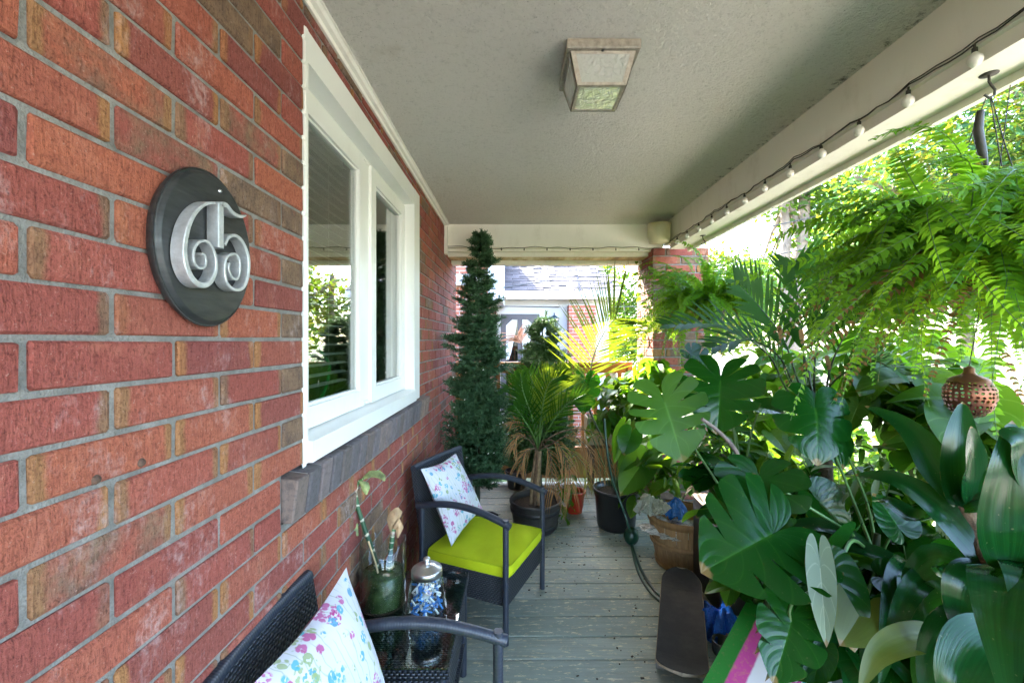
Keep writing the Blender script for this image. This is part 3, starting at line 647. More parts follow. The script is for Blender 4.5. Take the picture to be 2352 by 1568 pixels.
for zc_ in (-.4, .83): m = MB(); m.lathe([(0, .0035), (.0028, .003), (.004, 0)], 12); o = m.build('screw', M_alu, pl); o.location = (.0245, .02, pb*zc_*.98); o.rotation_euler = (0, R(90), 0)
# ------------------------------------------------------------------ ceiling lamp
cl = thing('ceiling_lamp', 'square brass-framed ceiling lantern with seeded glass panes on the stucco ceiling', 'ceiling lamp', (.276, 1.46, ZC))
M_brass = dapple('tarnished_brass', (.36, .32, .27), .3, 60, .5, .4, 140, .35)
t = NT('seeded_glass'); p = t.coord('Object'); t.bump(t.noise(p, 45, 3, .5, .6), .5, .01); M_seed = t.fin((.84, .86, .82), .22, 0, .5, **{'Transmission Weight': .55, 'IOR': 1.35})
m = MB(); m.cbox((0, 0, -.015), (.235, .24, .03), .003); m.build('base_plate', M_brass, cl)
T_, B_ = .104, .079; zt, zb = -.031, -.124
cT = [Vector((sx*T_, sy*T_, zt)) for sx, sy in ((-1, -1), (1, -1), (1, 1), (-1, 1))]; cB = [Vector((sx*B_, sy*B_, zb)) for sx, sy in ((-1, -1), (1, -1), (1, 1), (-1, 1))]
def bar(mb, a, b, w=.014, d=.005):
    a, b = Vector(a), Vector(b); z = (b-a).normalized(); x = z.cross(Vector((.3, .2, 1))).normalized(); yv = z.cross(x); M_ = Matrix((x, yv, z)).transposed()
    mb.box((a+b)/2, (w, w if d is None else w, (b-a).length+w*.6), M_)
for i in range(4):
    j = (i+1) % 4; m = MB(); q = .085
    A, B, C, D = cT[i], cT[j], cB[j], cB[i]; c_ = (A+B+C+D)/4; inn = [p+(c_-p)*.17 for p in (A, B, C, D)]; nn = (B-A).cross(D-A).normalized()*(-.003)
    V = [A, B, C, D]+inn; V2 = [p+nn for p in V]
    m.add(V+V2, [(0, 1, 5, 4), (1, 2, 6, 5), (2, 3, 7, 6), (3, 0, 4, 7), (8, 12, 13, 9), (9, 13, 14, 10), (10, 14, 15, 11), (11, 15, 12, 8), (4, 5, 13, 12), (5, 6, 14, 13), (6, 7, 15, 14), (7, 4, 12, 15)])
    fr = m.build('side_frame', M_brass, cl); m = MB(); g = [p-nn*(-.5)*1 for p in inn]; m.add([p+nn*.5 for p in inn], [(0, 1, 2, 3)]); o = m.build('pane', M_seed); o.parent = fr
m = MB(); inn = [p*.86+Vector((0, 0, zb*.14)) for p in cB]; V = [p+Vector((0, 0, -.0015)) for p in cB]+[p+Vector((0, 0, -.0015)) for p in inn]; V2 = [p+Vector((0, 0, .003)) for p in V]
m.add(V+V2, [(0, 4, 5, 1), (1, 5, 6, 2), (2, 6, 7, 3), (3, 7, 4, 0), (8, 9, 13, 12), (9, 10, 14, 13), (10, 11, 15, 14), (11, 8, 12, 15), (0, 1, 9, 8), (1, 2, 10, 9), (2, 3, 11, 10), (3, 0, 8, 11), (4, 12, 13, 5), (5, 13, 14, 6), (6, 14, 15, 7), (7, 15, 12, 4)])
fr = m.build('bottom_frame', M_brass, cl); m = MB(); m.add([p+Vector((0, 0, .0005)) for p in inn], [(0, 1, 2, 3)]); o = m.build('pane', M_seed); o.parent = fr
m = MB(); m.lathe([(0, -.115), (.018, -.112), (.029, -.098), (.03, -.085), (.024, -.07), (.014, -.055), (.013, -.03)], 20, (.025, .01, 0)); m.build('bulb', dapple('frosted_bulb', (.75, .74, .72), .03, 5, .4, 0), cl)
m = MB(); m.lathe([(.017, -.062), (.019, -.06), (.019, -.03)], 16, (.025, .01, 0)); m.build('socket', M_black, cl)
m = MB(); m.lathe([(0, 0), (.004, .001), (.005, .005), (.002, .008), (0, .008)], 10, (-.002, -T_-.002, zt-.004)); m.build('knob', M_black, cl)
# ------------------------------------------------------------------ string lights
M_bulb = glass_mat('bulb_glass', 1.45, (.97, .97, .97)); M_frost = dapple('bulb_white', (.78, .76, .72), .05, 20, .3, 0)
sl_ = thing('string_lights', 'dark cord of clear globe string lights along the long side beam', 'string lights', (1.2, 2, HC+.76))
bp = lambda yy: Vector((1.196, yy, HC+.7715))
ys = [-.01+.187*i for i in range(18)]
m = MB(); pts = []
for i, yy in enumerate(np.linspace(-.4, 3.42, 100)): pts.append(Vector((1.197+.003*math.sin(i*1.7), yy, HC+.7735+.004*math.sin(i*.9)+.003*math.sin(i*2.3))))
m.tube(pts, .0022, 6); m.build('cord', M_cord, sl_, True)
m = MB(); m.tube([p+Vector((.001, 0, .006*math.sin(i*.35)+.004)) for i, p in enumerate(pts)], .0018, 5); m.build('cord', M_cord, sl_, True)
bm1 = MB(); bm1.lathe([(0, -.058), (.008, -.056), (.014, -.050), (.0165, -.042), (.0145, -.033), (.008, -.027), (.006, -.022)], 18); bm1 = bm1.mesh('globe', M_frost)
bm2 = MB(); bm2.tube([(0, 0, 0), (0, 0, -.012)], .003, 6); bm2.tube([(0, 0, -.010), (0, 0, -.024)], .0062, 8); bm2 = bm2.mesh('socket', M_cord)
for yy in ys:
    p = bp(yy)+Vector((-.002, 0, 0)); o = put('socket', bm2, sl_, p, (R(random.uniform(-7, 7)), R(random.uniform(-4, 4)), 0), world=True)
    g = put('globe', bm1); g.parent = o
s2 = thing('string_lights', 'thin dark cord of string lights along the far end beam', 'string lights', (.3, 3.5, HC+.75))
m = MB(); pts = [Vector((x, 3.484, HC+.757+.006*math.sin(x*9)-.004*math.sin(x*31)+(.012 if x < -.35 else 0)*(-.35-x)*4)) for x in np.linspace(-.56, 1.2, 60)]; m.tube(pts, .0022, 6); m.build('cord', M_cord, s2, True)
for x in np.arange(-.31, 1.1, .187):
    put('socket', bm2, s2, (x, 3.483, HC+.757), (0, R(random.uniform(-6, 6)), 0), (.8, .8, .9), True)
# ------------------------------------------------------------------ hooks and hanging pot in the corner
def hook(yy, label):
    h = thing('plant_hook', label, 'hook', (1.285, yy, HC+.7235)); m = MB()
    m.lathe([(0, -.004), (.012, -.004), (.02, -.001), (.02, .0)], 16); m.build('hook_plate', M_cord, h)
    m = MB(); m.tube([(0, 0, 0), (0, 0, -.02), (.006, 0, -.03), (.016, 0, -.042), (.014, 0, -.058), (0, 0, -.064), (-.012, 0, -.056)], .0032, 7); m.build('hook_bend', M_cord, h)
hook(1.16, 'dark screw hook in the beam soffit above the large hanging fern'); hook(2.94, 'dark screw hook in the beam soffit above the fern beside the pier')
pot_prof = lambda r0, r1, h, w=.004: [(0, 0), (r0, 0), (r1, h-.012), (r1+.006, h-.012), (r1+.006, h), (r1-w, h), (r0-w, w), (0, w)]
m = MB(); c_ = P(1514, 557, 3.33); m.lathe([(0, 0), (.076, 0), (.083, .03), (.084, .034), (.087, .1), (.09, .142), (.085, .142), (.074, .01), (0, .01)], 40, c_)
tag(m.build('flower_pot', dapple('cream_plastic', (.72, .66, .46), .12, 9, .5, .1)), 'cream plastic flower pot tucked up under the ceiling on top of the pier', 'pot')
# ------------------------------------------------------------------ skateboard
M_grip = (lambda t: (t.bump(t.noise(t.coord('Object'), 500, 2), .5, .002), t.fin(t.mix(t.ramp(t.noise(t.coord('Object'), 7, 6, .7), [(.45, 0), (.8, .5)]), (.03, .028, .027), (.085, .075, .065)), .9, 0, .2))[1])(NT('grip_tape'))
M_ply = dapple('worn_ply_edge', (.26, .20, .13), .35, 60, .8, .4, 140)
sk = thing('skateboard', 'black grip-taped skateboard standing on its wheels on the deck boards', 'skateboard', (.757, 1.955, 0), R(-21))
def board(z_off, th, mat, name, shrink):
    m = MB(); N = 40; L, W = .79, .20; V = []; K = 9
    for s_, zz_ in ((1, z_off), (-1, z_off-th)):
        for i in range(N):
            yy = -(L/2-shrink)*math.cos(math.pi*i/(N-1)); e = max(0, abs(yy)-(L/2-W/2)); hw_ = math.sqrt(max(0, (W/2)**2-e*e))-shrink*.6; hw_ = max(hw_, .001)
            kick = max(0, abs(yy)-.24)**1.5*.7
            for j in range(K): q = (j/(K-1)*2-1); V.append(Vector((hw_*q, yy, zz_+kick+.006*q*q)))
    n = N*K
    Fc = [(i*K+j, i*K+j+1, (i+1)*K+j+1, (i+1)*K+j) for i in range(N-1) for j in range(K-1)]+[(n+i*K+j, n+(i+1)*K+j, n+(i+1)*K+j+1, n+i*K+j+1) for i in range(N-1) for j in range(K-1)]
    Fc += [(i*K, (i+1)*K, n+(i+1)*K, n+i*K) for i in range(N-1)]+[(i*K+K-1, n+i*K+K-1, n+(i+1)*K+K-1, (i+1)*K+K-1) for i in range(N-1)]
    m.add(V, Fc, None, False); return m.build(name, mat, sk)
board(.098, .009, M_ply, 'board_deck', 0); board(.1006, .0024, M_grip, 'grip_tape', .004)
for yy in (-.2, .2):
    m = MB(); m.box((0, yy, .075), (.05, .07, .03)); m.tube([(-.09, yy, .028), (.09, yy, .028)], .005, 8); m.box((0, yy, .045), (.12, .02, .03)); tr = m.build('truck', M_alu, sk)
    for sx in (-1, 1): m = MB(); m.tube([(sx*.085-.016, yy, .028), (sx*.085+.016, yy, .028)], .027, 20); m.build('wheel', dapple('wheel_urethane', (.16, .15, .13), .2, 20, .5, 0), sk)
# ------------------------------------------------------------------ bushel basket with bags
bk = thing('bushel_basket', 'slatted wooden bushel basket filled with bags and newspaper', 'basket', (1.03, 2.66, 0))
def wood_mat(name, c):
    t = NT(name); g = t.noise(t.coord('Object', (6, 6, .8)), 8, 5, .6); r = t.rnd(); base = t.mix(r, c, [k*.75 for k in c])
    t.bump(g, .4, .003); return t.fin(t.mix(t.ramp(g, [(.4, .6), (.65, 0)]), base, [k*.45 for k in c]), .7)
M_slatw = wood_mat('basket_wood', (.42, .25, .11)); ns_ = 18
for k in range(ns_):
    m = MB(); a0, a1 = 2*math.pi*k/ns_+.012, 2*math.pi*(k+1)/ns_-.012; V = []
    for z, r in ((.0, .145), (.08, .165), (.16, .182), (.24, .193), (.305, .199)):
        for rr in (r, r-.004):
            for a in (a0, (a0+a1)/2, a1): V.append(Vector((rr*math.cos(a), rr*math.sin(a), z)))
    Fc = []
    for j in range(4):
        b0, b1 = j*6, (j+1)*6
        Fc += [(b0, b0+1, b1+1, b1), (b0+1, b0+2, b1+2, b1+1), (b0+3, b1+3, b1+4, b0+4), (b0+4, b1+4, b1+5, b0+5), (b0, b1, b1+3, b0+3), (b0+2, b0+5, b1+5, b1+2)]
    m.add(V, Fc); m.build('slat', M_slatw, bk)
M_hoop = wood_mat('basket_hoop', (.42, .24, .10))
for z0_, z1_, r0_, r1_ in ((.27, .312, .199, .203), (.135, .165, .184, .188), (0.0, .03, .15, .157)):
    m = MB(); m.lathe([(r0_, z0_), (r0_+.005, z0_), (r1_+.005, z1_), (r1_, z1_)], 40); m.build('hoop', M_hoop, bk)
m = MB(); m.lathe([(0, .01), (.15, .01)], 30); m.build('basket_floor', M_slatw, bk)
def crumpled(name, c, r, mat, seed, label, cat, amp=.35, sub=4):
    bm = bmesh.new(); bmesh.ops.create_icosphere(bm, subdivisions=sub, radius=1); rg = np.random.default_rng(seed); K = rg.normal(size=(26, 3)); K *= (rg.uniform(2.5, 11, 26)/np.linalg.norm(K, axis=1))[:, None]; ph = rg.uniform(0, 6.28, 26)
    co = np.array([v.co[:] for v in bm.verts]); w = np.abs(np.sin(co@K.T+ph)).mean(1); w = (w-w.mean())/w.std(); sc_ = 1+amp*.2*np.clip(w, -1.3, .9)
    for v, s in zip(bm.verts, sc_): v.co = Vector((v.co.x*r[0]*s, v.co.y*r[1]*s, v.co.z*r[2]*s))
    me = bpy.data.meshes.new(name); bm.to_mesh(me); bm.free(); me.materials.append(mat); o = put(name, me, None, c); return tag(o, label, cat)
def plastic(name, c, tr=.2):
    t = NT(name); n = t.noise(t.coord('Object'), 18, 4, .6, 1.5); t.bump(n, .8, .02); m = t.fin(t.mix(t.ramp(n, [(.4, .3), (.65, 0)]), c, [k*.6 for k in c]), .25, 0, .5); t.leafy(c, c, tr); return m
def bag_print():
    t = NT('printed_bag'); p = t.coord('Object'); n = t.noise(p, 18, 4, .6, 1.5); t.bump(n, .9, .02)
    c = t.mix(t.ramp(n, [(.4, .4), (.65, 0)]), (.40, .43, .36), (.20, .23, .20)); c = t.mix(t.ramp(t.noise(t.coord('Object', (60, 60, 200)), .7, 3), [(.62, 0), (.66, .5)]), c, (.1, .1, .1)); m = t.fin(c, .3); t.leafy(c, c, .25); return m
def sheet(name, c, r, mat, seed, label, cat, folds=9, lift=1.0, yaw=0.0):     # gathered, creased film
    rg = random.Random(seed); NR, NA = 16, 60; V = []; ph = [rg.uniform(0, 6.28) for _ in range(8)]; m = MB(); c = Vector(c)
    for i in range(NR):
        q = i/(NR-1)
        for j in range(NA):
            a = 2*math.pi*j/NA; f = math.sin(folds*a+ph[0]+2*q)+.6*math.sin((folds*2+1)*a+ph[1]-3*q)+.5*math.sin(3*a+ph[2]); cr = rg.uniform(-1, 1)
            rr = q*(1+.16*f*q+.10*math.sin(2*a+ph[3])); z = lift*(1-q**1.6)+.22*f*q*(1-.3*q)+.10*cr*(.3+q*.7)+.18*math.sin(5*q+a+ph[4])
            V.append(c+Vector((r[0]*rr*math.cos(a+yaw+.1*cr*q), r[1]*rr*math.sin(a+yaw), r[2]*z)))
    m.add(V, [(i*NA+j, i*NA+(j+1) % NA, (i+1)*NA+(j+1) % NA, (i+1)*NA+j) for i in range(NR-1) for j in range(NA)]); return tag(m.build(name, mat), label, cat)
sheet('plastic_bag', P(1494, 1172, 2.58), (.095, .09, .085), bag_print(), 3, 'crumpled grey-green plastic bag on the rim of the bushel basket', 'bag', 6)
sheet('plastic_bag', P(1548, 1178, 2.66), (.085, .075, .085), plastic('blue_bag', (.02, .16, .55)), 8, 'crumpled bright blue plastic bag stuffed into the bushel basket', 'bag', 5)
sheet('newspaper_heap', P(1546, 1215, 2.64), (.17, .16, .045), (lambda t: t.fin(t.ramp(t.noise(t.coord('Object', (30, 160, 160)), 1, 3), [(.4, (.16, .16, .15)), (.5, (.46, .46, .43))]), .85))(NT('newsprint')), 12, 'crumpled grey newspaper filling the bushel basket', 'newspaper', 5)
sheet('plastic_bag', Vector((.965, 2.0, .02)), (.10, .11, .12), plastic('blue_tarp', (.015, .12, .52)), 21, 'crumpled blue plastic sheet on the floor beside the skateboard', 'plastic sheet', 6)
o = crumpled('bucket', P(1450, 1230, 2.9), (.05, .05, .06), dapple('green_plastic', (.004, .035, .018), .2, 8, .35, 0), 30, 'dark green round plastic float between the basket and the black pot', 'float', .02)
# ------------------------------------------------------------------ black storage box and things on it
bx = thing('storage_box', 'black storage box with a brown lid, reflections painted in, behind the skateboard', 'box', (1.185, 2.30, 0))
m = MB(); m.cbox((0, 0, .24), (.33, .33, .48), .006); m.build('box_body', dapple('black_laminate', (.012, .012, .014), .3, 12, .35, .1), bx)
m = MB(); m.cbox((0, 0, .489), (.345, .345, .016), .004); m.build('lid', (lambda t: (t.bump(t.noise(t.coord('Object'), 60, 3), .2, .003), t.fin(t.ramp(t.noise(t.coord('Object'), 9, 6, .7), [(.35, (.12, .09, .07)), (.6, (.26, .21, .17)), (.75, (.40, .37, .34))]), .45))[1])(NT('lid_reflections')), bx)  # paler grey-brown patches put the lid's reflections into its colour
# ------------------------------------------------------------------ garden hose
M_hose = (lambda t: (t.bump(t.noise(t.coord('Object'), 80, 3), .15, .002), t.fin(t.mix(t.ramp(t.math('FRACT', t.math('MULTIPLY', t.sep(t.node('TexCoord').outputs['UV'], 0), 2)), [(.42, 0), (.46, 1), (.54, 1), (.58, 0)]), (.006, .035, .026), (.03, .14, .09)), .3, 0, .6))[1])(NT('hose_rubber'))
hz = thing('garden_hose', 'dark green garden hose draped over the black pot and across the deck', 'hose', (.78, 2.7, 0))
q = [P(1388, 960, 3.02), P(1392, 1010, 2.98), P(1398, 1060, 2.96), P(1408, 1105, 2.95), P(1424, 1150, 2.93), P(1440, 1195, 2.88)]+[PF(1450, 1245, .02), PF(1456, 1280, .009), PF(1466, 1312, .009), PF(1484, 1345, .009), PF(1508, 1372, .009), PF(1535, 1392, .009), PF(1580, 1410, .009)]
m = MB(); m.tube(smooth_path(q, 5), .0088, 10); m.build('hose', M_hose, hz, True)
q2 = [PF(1447, 1235, .009), PF(1460, 1275, .009), PF(1474, 1310, .009), PF(1492, 1340, .009), PF(1516, 1366, .009), PF(1545, 1386, .009)]
m = MB(); m.tube(smooth_path(q2, 5), .0088, 10); m.build('hose', M_hose, hz, True)
# ------------------------------------------------------------------ painted board with letters, cord, old glove
A_, B_b, C_b = P(1745, 1388, 1.72), P(1935, 1486, 1.52), P(1652, 1600, 1.46)
eu, ev = (B_b-A_), (C_b-A_); lu, lv = eu.length, ev.length; eu.normalize(); ev = (ev-eu*ev.dot(eu)).normalized(); nn = eu.cross(ev).normalized()
if nn.z < 0: nn = -nn
sg = thing('painted_board', 'white board with pink and green painted stripes and hand lettering under the monstera leaves', 'sign', A_)
def stripes():
    t = NT('board_paint'); uv = t.node('TexCoord').outputs['UV']; u = t.math('ADD', t.sep(uv, 0), t.math('MULTIPLY', t.math('SUBTRACT', t.noise(t.coord('Object'), 30, 4), .5), .02)); n = t.noise(t.coord('Object'), 50, 4, .7)
    pink = t.mix(t.ramp(n, [(.5, 0), (.7, .8)]), (.50, .05, .26), (.52, .20, .16)); green = t.mix(t.ramp(n, [(.55, 0), (.75, .7)]), (.005, .16, .012), (.16, .14, .05))
    c = t.ramp(u, [(.0, 0), (.5, .5), (1, 1)]); n1 = t.ramp(u, [(.17, 0), (.19, 1)]); n2 = t.ramp(u, [(.34, 0), (.36, 1)])
    return t.fin(t.mix(n2, t.mix(n1, green, pink), (.70, .69, .70)), .6)
m = MB(); org = A_-eu*.045; L_ = lu+.045; bl_ = min(.85, (org.z-.014)/max(.2, -ev.z)); V = [org, org+eu*L_, org+eu*L_+ev*bl_, org+ev*bl_]; V2 = [p-nn*.012 for p in V]
m.add(V+V2, [(0, 1, 2, 3), (4, 7, 6, 5), (0, 4, 5, 1), (1, 5, 6, 2), (2, 6, 7, 3), (3, 7, 4, 0)], [(0, 0), (1, 0), (1, 1), (0, 1)]*2); m.build('board', stripes(), sg, True)
def lettering(txt, u, v, size, col, sx=1.0):
    cu = bpy.data.curves.new('lettering', 'FONT'); cu.body = txt; cu.size = size; cu.extrude = .0003; cu.space_character = 1.15; cu.offset = .0016
    ob = bpy.data.objects.new('tmp', cu); link(ob); me = bpy.data.meshes.new_from_object(ob.evaluated_get(bpy.context.evaluated_depsgraph_get())); bpy.data.objects.remove(ob)
    me.materials.append(dapple('paint_'+txt, col, .1, 30, .6, 0)); o = bpy.data.objects.new('lettering', me); link(o)
    M_ = Matrix((eu, -ev, nn)).transposed().to_4x4(); M_.translation = org+eu*u+ev*v+nn*.0016; o.matrix_world = M_; o.parent = sg; o.matrix_parent_inverse = Matrix.Translation(-A_); o.matrix_basis = M_
lettering('Girl', L_*.56, .15, .075, (.02, .04, .35)); lettering('o', L_*.66, .225, .07, (.50, .07, .30)); lettering('r', L_*.78, .225, .07, (.03, .30, .42))
m = MB(); m.tube(smooth_path([PF(1640, 1470, .03), PF(1660, 1448, .04), PF(1690, 1440, .05), PF(1712, 1430, .04), PF(1690, 1452, .03), PF(1662, 1462, .02)], 5), .006, 8); tag(m.build('cord', dapple('blue_rope', (.02, .12, .36), .3, 60, .7, .6, 200)), 'loop of blue cord between the skateboard and the painted board', 'cord')
crumpled('work_glove', PF(1690, 1480, .03), (.04, .09, .03), dapple('grey_cloth', (.10, .085, .085), .4, 30, .9, .6), 44, 'crumpled dirty grey cloth glove beside the painted board', 'glove', .6)
m = MB(); c_ = PF(1658, 1500, .0); m.lathe([(0, 0), (.035, 0), (.04, .01), (.042, .06), (.039, .06), (.036, .012), (0, .01)], 28, c_); tag(m.build('pail', dapple('smoky_plastic', (.03, .036, .04), .2, 10, .2, 0)), 'small smoky grey plastic pail beside the skateboard', 'pail')
# ------------------------------------------------------------------ leaf materials
def leaf_mat(name, dark, light, trans, rough=.32, fac=.3, vein=None, nveins=9, spec=.5, stripe=False):
    t = NT(name); uv = t.node('TexCoord').outputs['UV']; u, v = t.sep(uv, 0), t.sep(uv, 1); n = t.noise(t.coord('Position'), 9, 4, .6); r = t.rnd()
    c = t.mix(t.math('MULTIPLY', t.math('ADD', n, r), .5), dark, light)
    if vein is not None:
        q = t.math('ABSOLUTE', t.math('SUBTRACT', u, .5)); c = t.mix(t.ramp(q, [(.006, .9), (.025, 0)]), c, vein)
        f = t.math('ABSOLUTE', t.math('SUBTRACT', t.math('FRACT', t.math('SUBTRACT', t.math('MULTIPLY', v, nveins), t.math('MULTIPLY', q, nveins*.5))), .5))
        c = t.mix(t.ramp(f, [(.02, .45), (.06, 0)]), c, vein)
        t.bump(t.ramp(f, [(0, 0), (.3, 1)]), .16, .004)
    if stripe:
        s = t.noise(t.comb(t.math('MULTIPLY', u, 26), t.math('MULTIPLY', v, .6), r), 1, 3, .6); c = t.mix(t.ramp(s, [(.42, 0), (.62, .4)]), c, [k*1.5 for k in light]); t.bump(s, .16, .003)
    if stripe or vein is not None:                                           # dry tips, rims and spots
        wob = t.noise(t.coord('Position'), 35, 3); rim = t.math('ABSOLUTE', t.math('SUBTRACT', u, .5))
        dry = t.math('MAXIMUM', t.ramp(t.math('ADD', v, t.math('MULTIPLY', wob, .06)), [(.985, 0), (1.02, .9)]), t.math('MULTIPLY', t.ramp(rim, [(.485, 0), (.498, 1)]), t.ramp(wob, [(.55, 0), (.65, .8)])))
        c = t.mix(dry, c, (.22, .13, .05)); c = t.mix(t.ramp(t.noise(t.coord('Position'), 140, 2), [(.70, 0), (.76, .5)]), c, (.16, .17, .07))
    bf = t.node('NewGeometry').outputs['Backfacing']; c = t.mix(t.math('MULTIPLY', bf, .2), c, [k*1.4+.008 for k in light])
    t.fin(c, rough, 0, spec); t.leafy(c, trans, fac); return t.m
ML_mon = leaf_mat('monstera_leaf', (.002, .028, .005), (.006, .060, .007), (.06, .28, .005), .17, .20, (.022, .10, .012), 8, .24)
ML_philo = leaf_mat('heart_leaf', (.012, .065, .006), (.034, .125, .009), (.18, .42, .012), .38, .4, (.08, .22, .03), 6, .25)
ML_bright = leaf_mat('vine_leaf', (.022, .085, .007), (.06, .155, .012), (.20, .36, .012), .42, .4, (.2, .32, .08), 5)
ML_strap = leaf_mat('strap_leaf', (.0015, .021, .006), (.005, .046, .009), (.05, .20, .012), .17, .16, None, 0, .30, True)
ML_palm = leaf_mat('palm_leaf', (.004, .028, .004), (.012, .064, .006), (.10, .24, .010), .4, .24, spec=.12)
ML_palmy = leaf_mat('young_palm_leaf', (.028, .09, .008), (.07, .15, .012), (.20, .26, .010), .45, .4)
ML_brown = leaf_mat('dead_palm_leaf', (.15, .075, .028), (.30, .165, .065), (.36, .20, .07), .7, .25, spec=.2)
ML_fern = leaf_mat('fern_leaf', (.05, .18, .010), (.14, .33, .02), (.34, .58, .022), .5, .48, spec=.25)
ML_fernd = leaf_mat('dark_fern_leaf', (.03, .12, .012), (.08, .22, .018), (.28, .50, .02), .5, .45, spec=.25)
ML_pale = leaf_mat('leaf_underside', (.16, .24, .17), (.22, .30, .22), (.35, .45, .2), .5, .2, (.4, .48, .36), 5)
ML_var = leaf_mat('variegated_leaf', (.06, .14, .05), (.34, .42, .30), (.4, .5, .2), .45, .35)
ML_yel = leaf_mat('yellowing_leaf', (.03, .07, .012), (.08, .115, .018), (.5, .45, .04), .4, .4, None, 0, .5, True)
M_stemg = dapple('green_stem', (.07, .15, .035), .25, 20, .45, .1); M_stemd = dapple('dark_stem', (.035, .05, .02), .3, 20, .5, .1); M_bark = dapple('fibrous_bark', (.13, .08, .045), .5, 30, .95, 1.0, 90, bdist=.01)
def frame(axis, hint):
    x = Vector(axis).normalized(); n = Vector(hint); n = (n-x*n.dot(x)).normalized(); return x, n.cross(x).normalized(), n
# ------------------------------------------------------------------ broad leaves (monstera, philodendron)
def broad_leaf(A, T, width, hint, slits=5, depth=.62, fold=.25, droop=.22, seed=0, wave=.03, cup=0.0):
    """A junction with the stalk, T tip, width of the whole blade; slits per side"""
    rg = random.Random(seed); A, T = Vector(A), Vector(T); ax, sd, n = frame(T-A, hint); L = (T-A).length; W = width/2
    m = MB(); nf = slits+1
    TH = (0, 12, 25, 45, 70, 95, 120, 142, 158, 170, 178, 180); RR = (1.0, .90, .84, .79, .765, .74, .69, .60, .50, .36, .18, .10)
    def outline(t):       # t 0..1 round one half from the sinus behind the stalk to the tip -> (along, across)
        th = 180*(1-t); r = float(np.interp(th, TH, RR)); return r*math.cos(R(th)), r*math.sin(R(th))/.74
    def rib(t): return max(0., (t-.36)/.64)**1.1*.93
    def place(al, ac, s_):
        p = A+ax*(al*L)+sd*(s_*ac*W)
        h = fold*ac*W*.9-droop*L*max(0, al)**2*.55-cup*W*ac*ac+wave*W*math.sin(6*al+2.5*s_+seed)*ac
        return p+n*h
    for s_ in (-1, 1):
        edges = [0.0]+sorted(min(.97, max(.05, .22+(.60)*(k+.5)/max(1, slits)+rg.uniform(-.03, .03))) for k in range(slits))+[1.0]
        dps = [0]+[depth*rg.uniform(.75, 1.1) for _ in range(slits)]+[0]
        for k in range(len(edges)-1):
            t0, t1 = edges[k], edges[k+1]; NT_, NR = (9 if slits else 22), 8; V = []; UV = []
            for i in range(NR):
                r = i/(NR-1)
                g0 = .022*max(0, r-(1-dps[k]))/max(.01, dps[k])**1 if dps[k] else 0; g1 = .022*max(0, r-(1-dps[k+1]))/max(.01, dps[k+1]) if dps[k+1] else 0
                w0 = g0*1.05; w1 = g1*1.05
                for j in range(NT_):
                    q = j/(NT_-1); t = (t0+w0)+(t1-w1-t0-w0)*q
                    al, ac = outline(t); rb = rib(t); rr = r
                    if slits: rr = r*(1-.10*(2*q-1)**6*(1 if 0 < k < len(edges)-1 else .3))
                    V.append(place(rb+(al-rb)*rr, ac*rr, s_)); UV.append((.5+.5*s_*rr, t))
            m.add(V, [((i*NT_+j, (i+1)*NT_+j, (i+1)*NT_+j+1, i*NT_+j+1) if s_ < 0 else (i*NT_+j, i*NT_+j+1, (i+1)*NT_+j+1, (i+1)*NT_+j)) for i in range(NR-1) for j in range(NT_-1)], UV, True)
    return m
def stalk(pts, r0, r1, mat=None, parent=None, name='stem'):
    q = smooth_path([Vector(p) for p in pts], 5); m = MB(); m.tube(q, list(np.linspace(r0, r1, len(q))), 7); return m.build(name, mat or M_stemg, parent, True)
def strap_leaf(pts, width, hint, fold=.25, taper=.75, twist=0.0):
    q = smooth_path([Vector(p) for p in pts], 5); n = len(q); V = []; UV = []; K = 7; m = MB()
    for i, p in enumerate(q):
        s = i/(n-1); d = (q[min(i+1, n-1)]-q[max(i-1, 0)]).normalized(); x, sd, nn = frame(d, hint); 
        if twist: Rm = Matrix.Rotation(twist*s, 3, x); sd, nn = Rm@sd, Rm@nn
        w = width/2*(.22*(1-s)+math.sin(math.pi*min(1, .04+.96*s**.8))**.75*.95)*(1 if s < .98 else .4)
        for j in range(K):
            c = j/(K-1)*2-1; V.append(p+sd*w*c+nn*(fold*w*abs(c)**1.3+.05*w*math.sin(9*s+c*3))); UV.append((j/(K-1), s))
    m.grid(V, n, K, UV); return m
def frond_mesh(m, pts, ll, nl, hint, ang=50, wid=.012, droop=.25, start=.2, tipscale=.55, seed=0, curl=0.0, vee=.3, seg=4):
    rg = random.Random(seed); q = smooth_path([Vector(p) for p in pts], 8); n = len(q)
    for k in range(nl):
        s = start+(1-start)*(k+.5)/nl; f = s*(n-1); i = min(int(f), n-2); p = q[i].lerp(q[i+1], f-i); d = (q[min(i+1, n-1)]-q[max(i-1, 0)]).normalized(); x, sd, nn = frame(d, hint)
        prof = math.sin(math.pi*(.22+.70*(s-start)/(1-start)))**.8*(1-.25*s) if tipscale < .9 else 1
        for s_ in (-1, 1):
            a = R(ang)*(1-.35*s)+rg.uniform(-.09, .09); L = ll*prof*rg.uniform(.88, 1.08); dr = (x*math.cos(a)+sd*s_*math.sin(a)+nn*vee).normalized(); V = []; UV = []
            side = dr.cross(nn).normalized()
            cd = droop*rg.uniform(.5, 1.5)
            for j in range(seg+1):
                t = j/seg; c = p+dr*L*t-Vector((0, 0, 1))*cd*L*t*t+side*curl*L*t*t*s_; w = wid/2*(min(1, t*5+.3))*(1-t**2.2)+.0004
                V += [c-side*w, c+side*w+nn*w*.5]; UV += [(0, t), (1, t)]
            m.grid(V, seg+1, 2, UV)
    return q
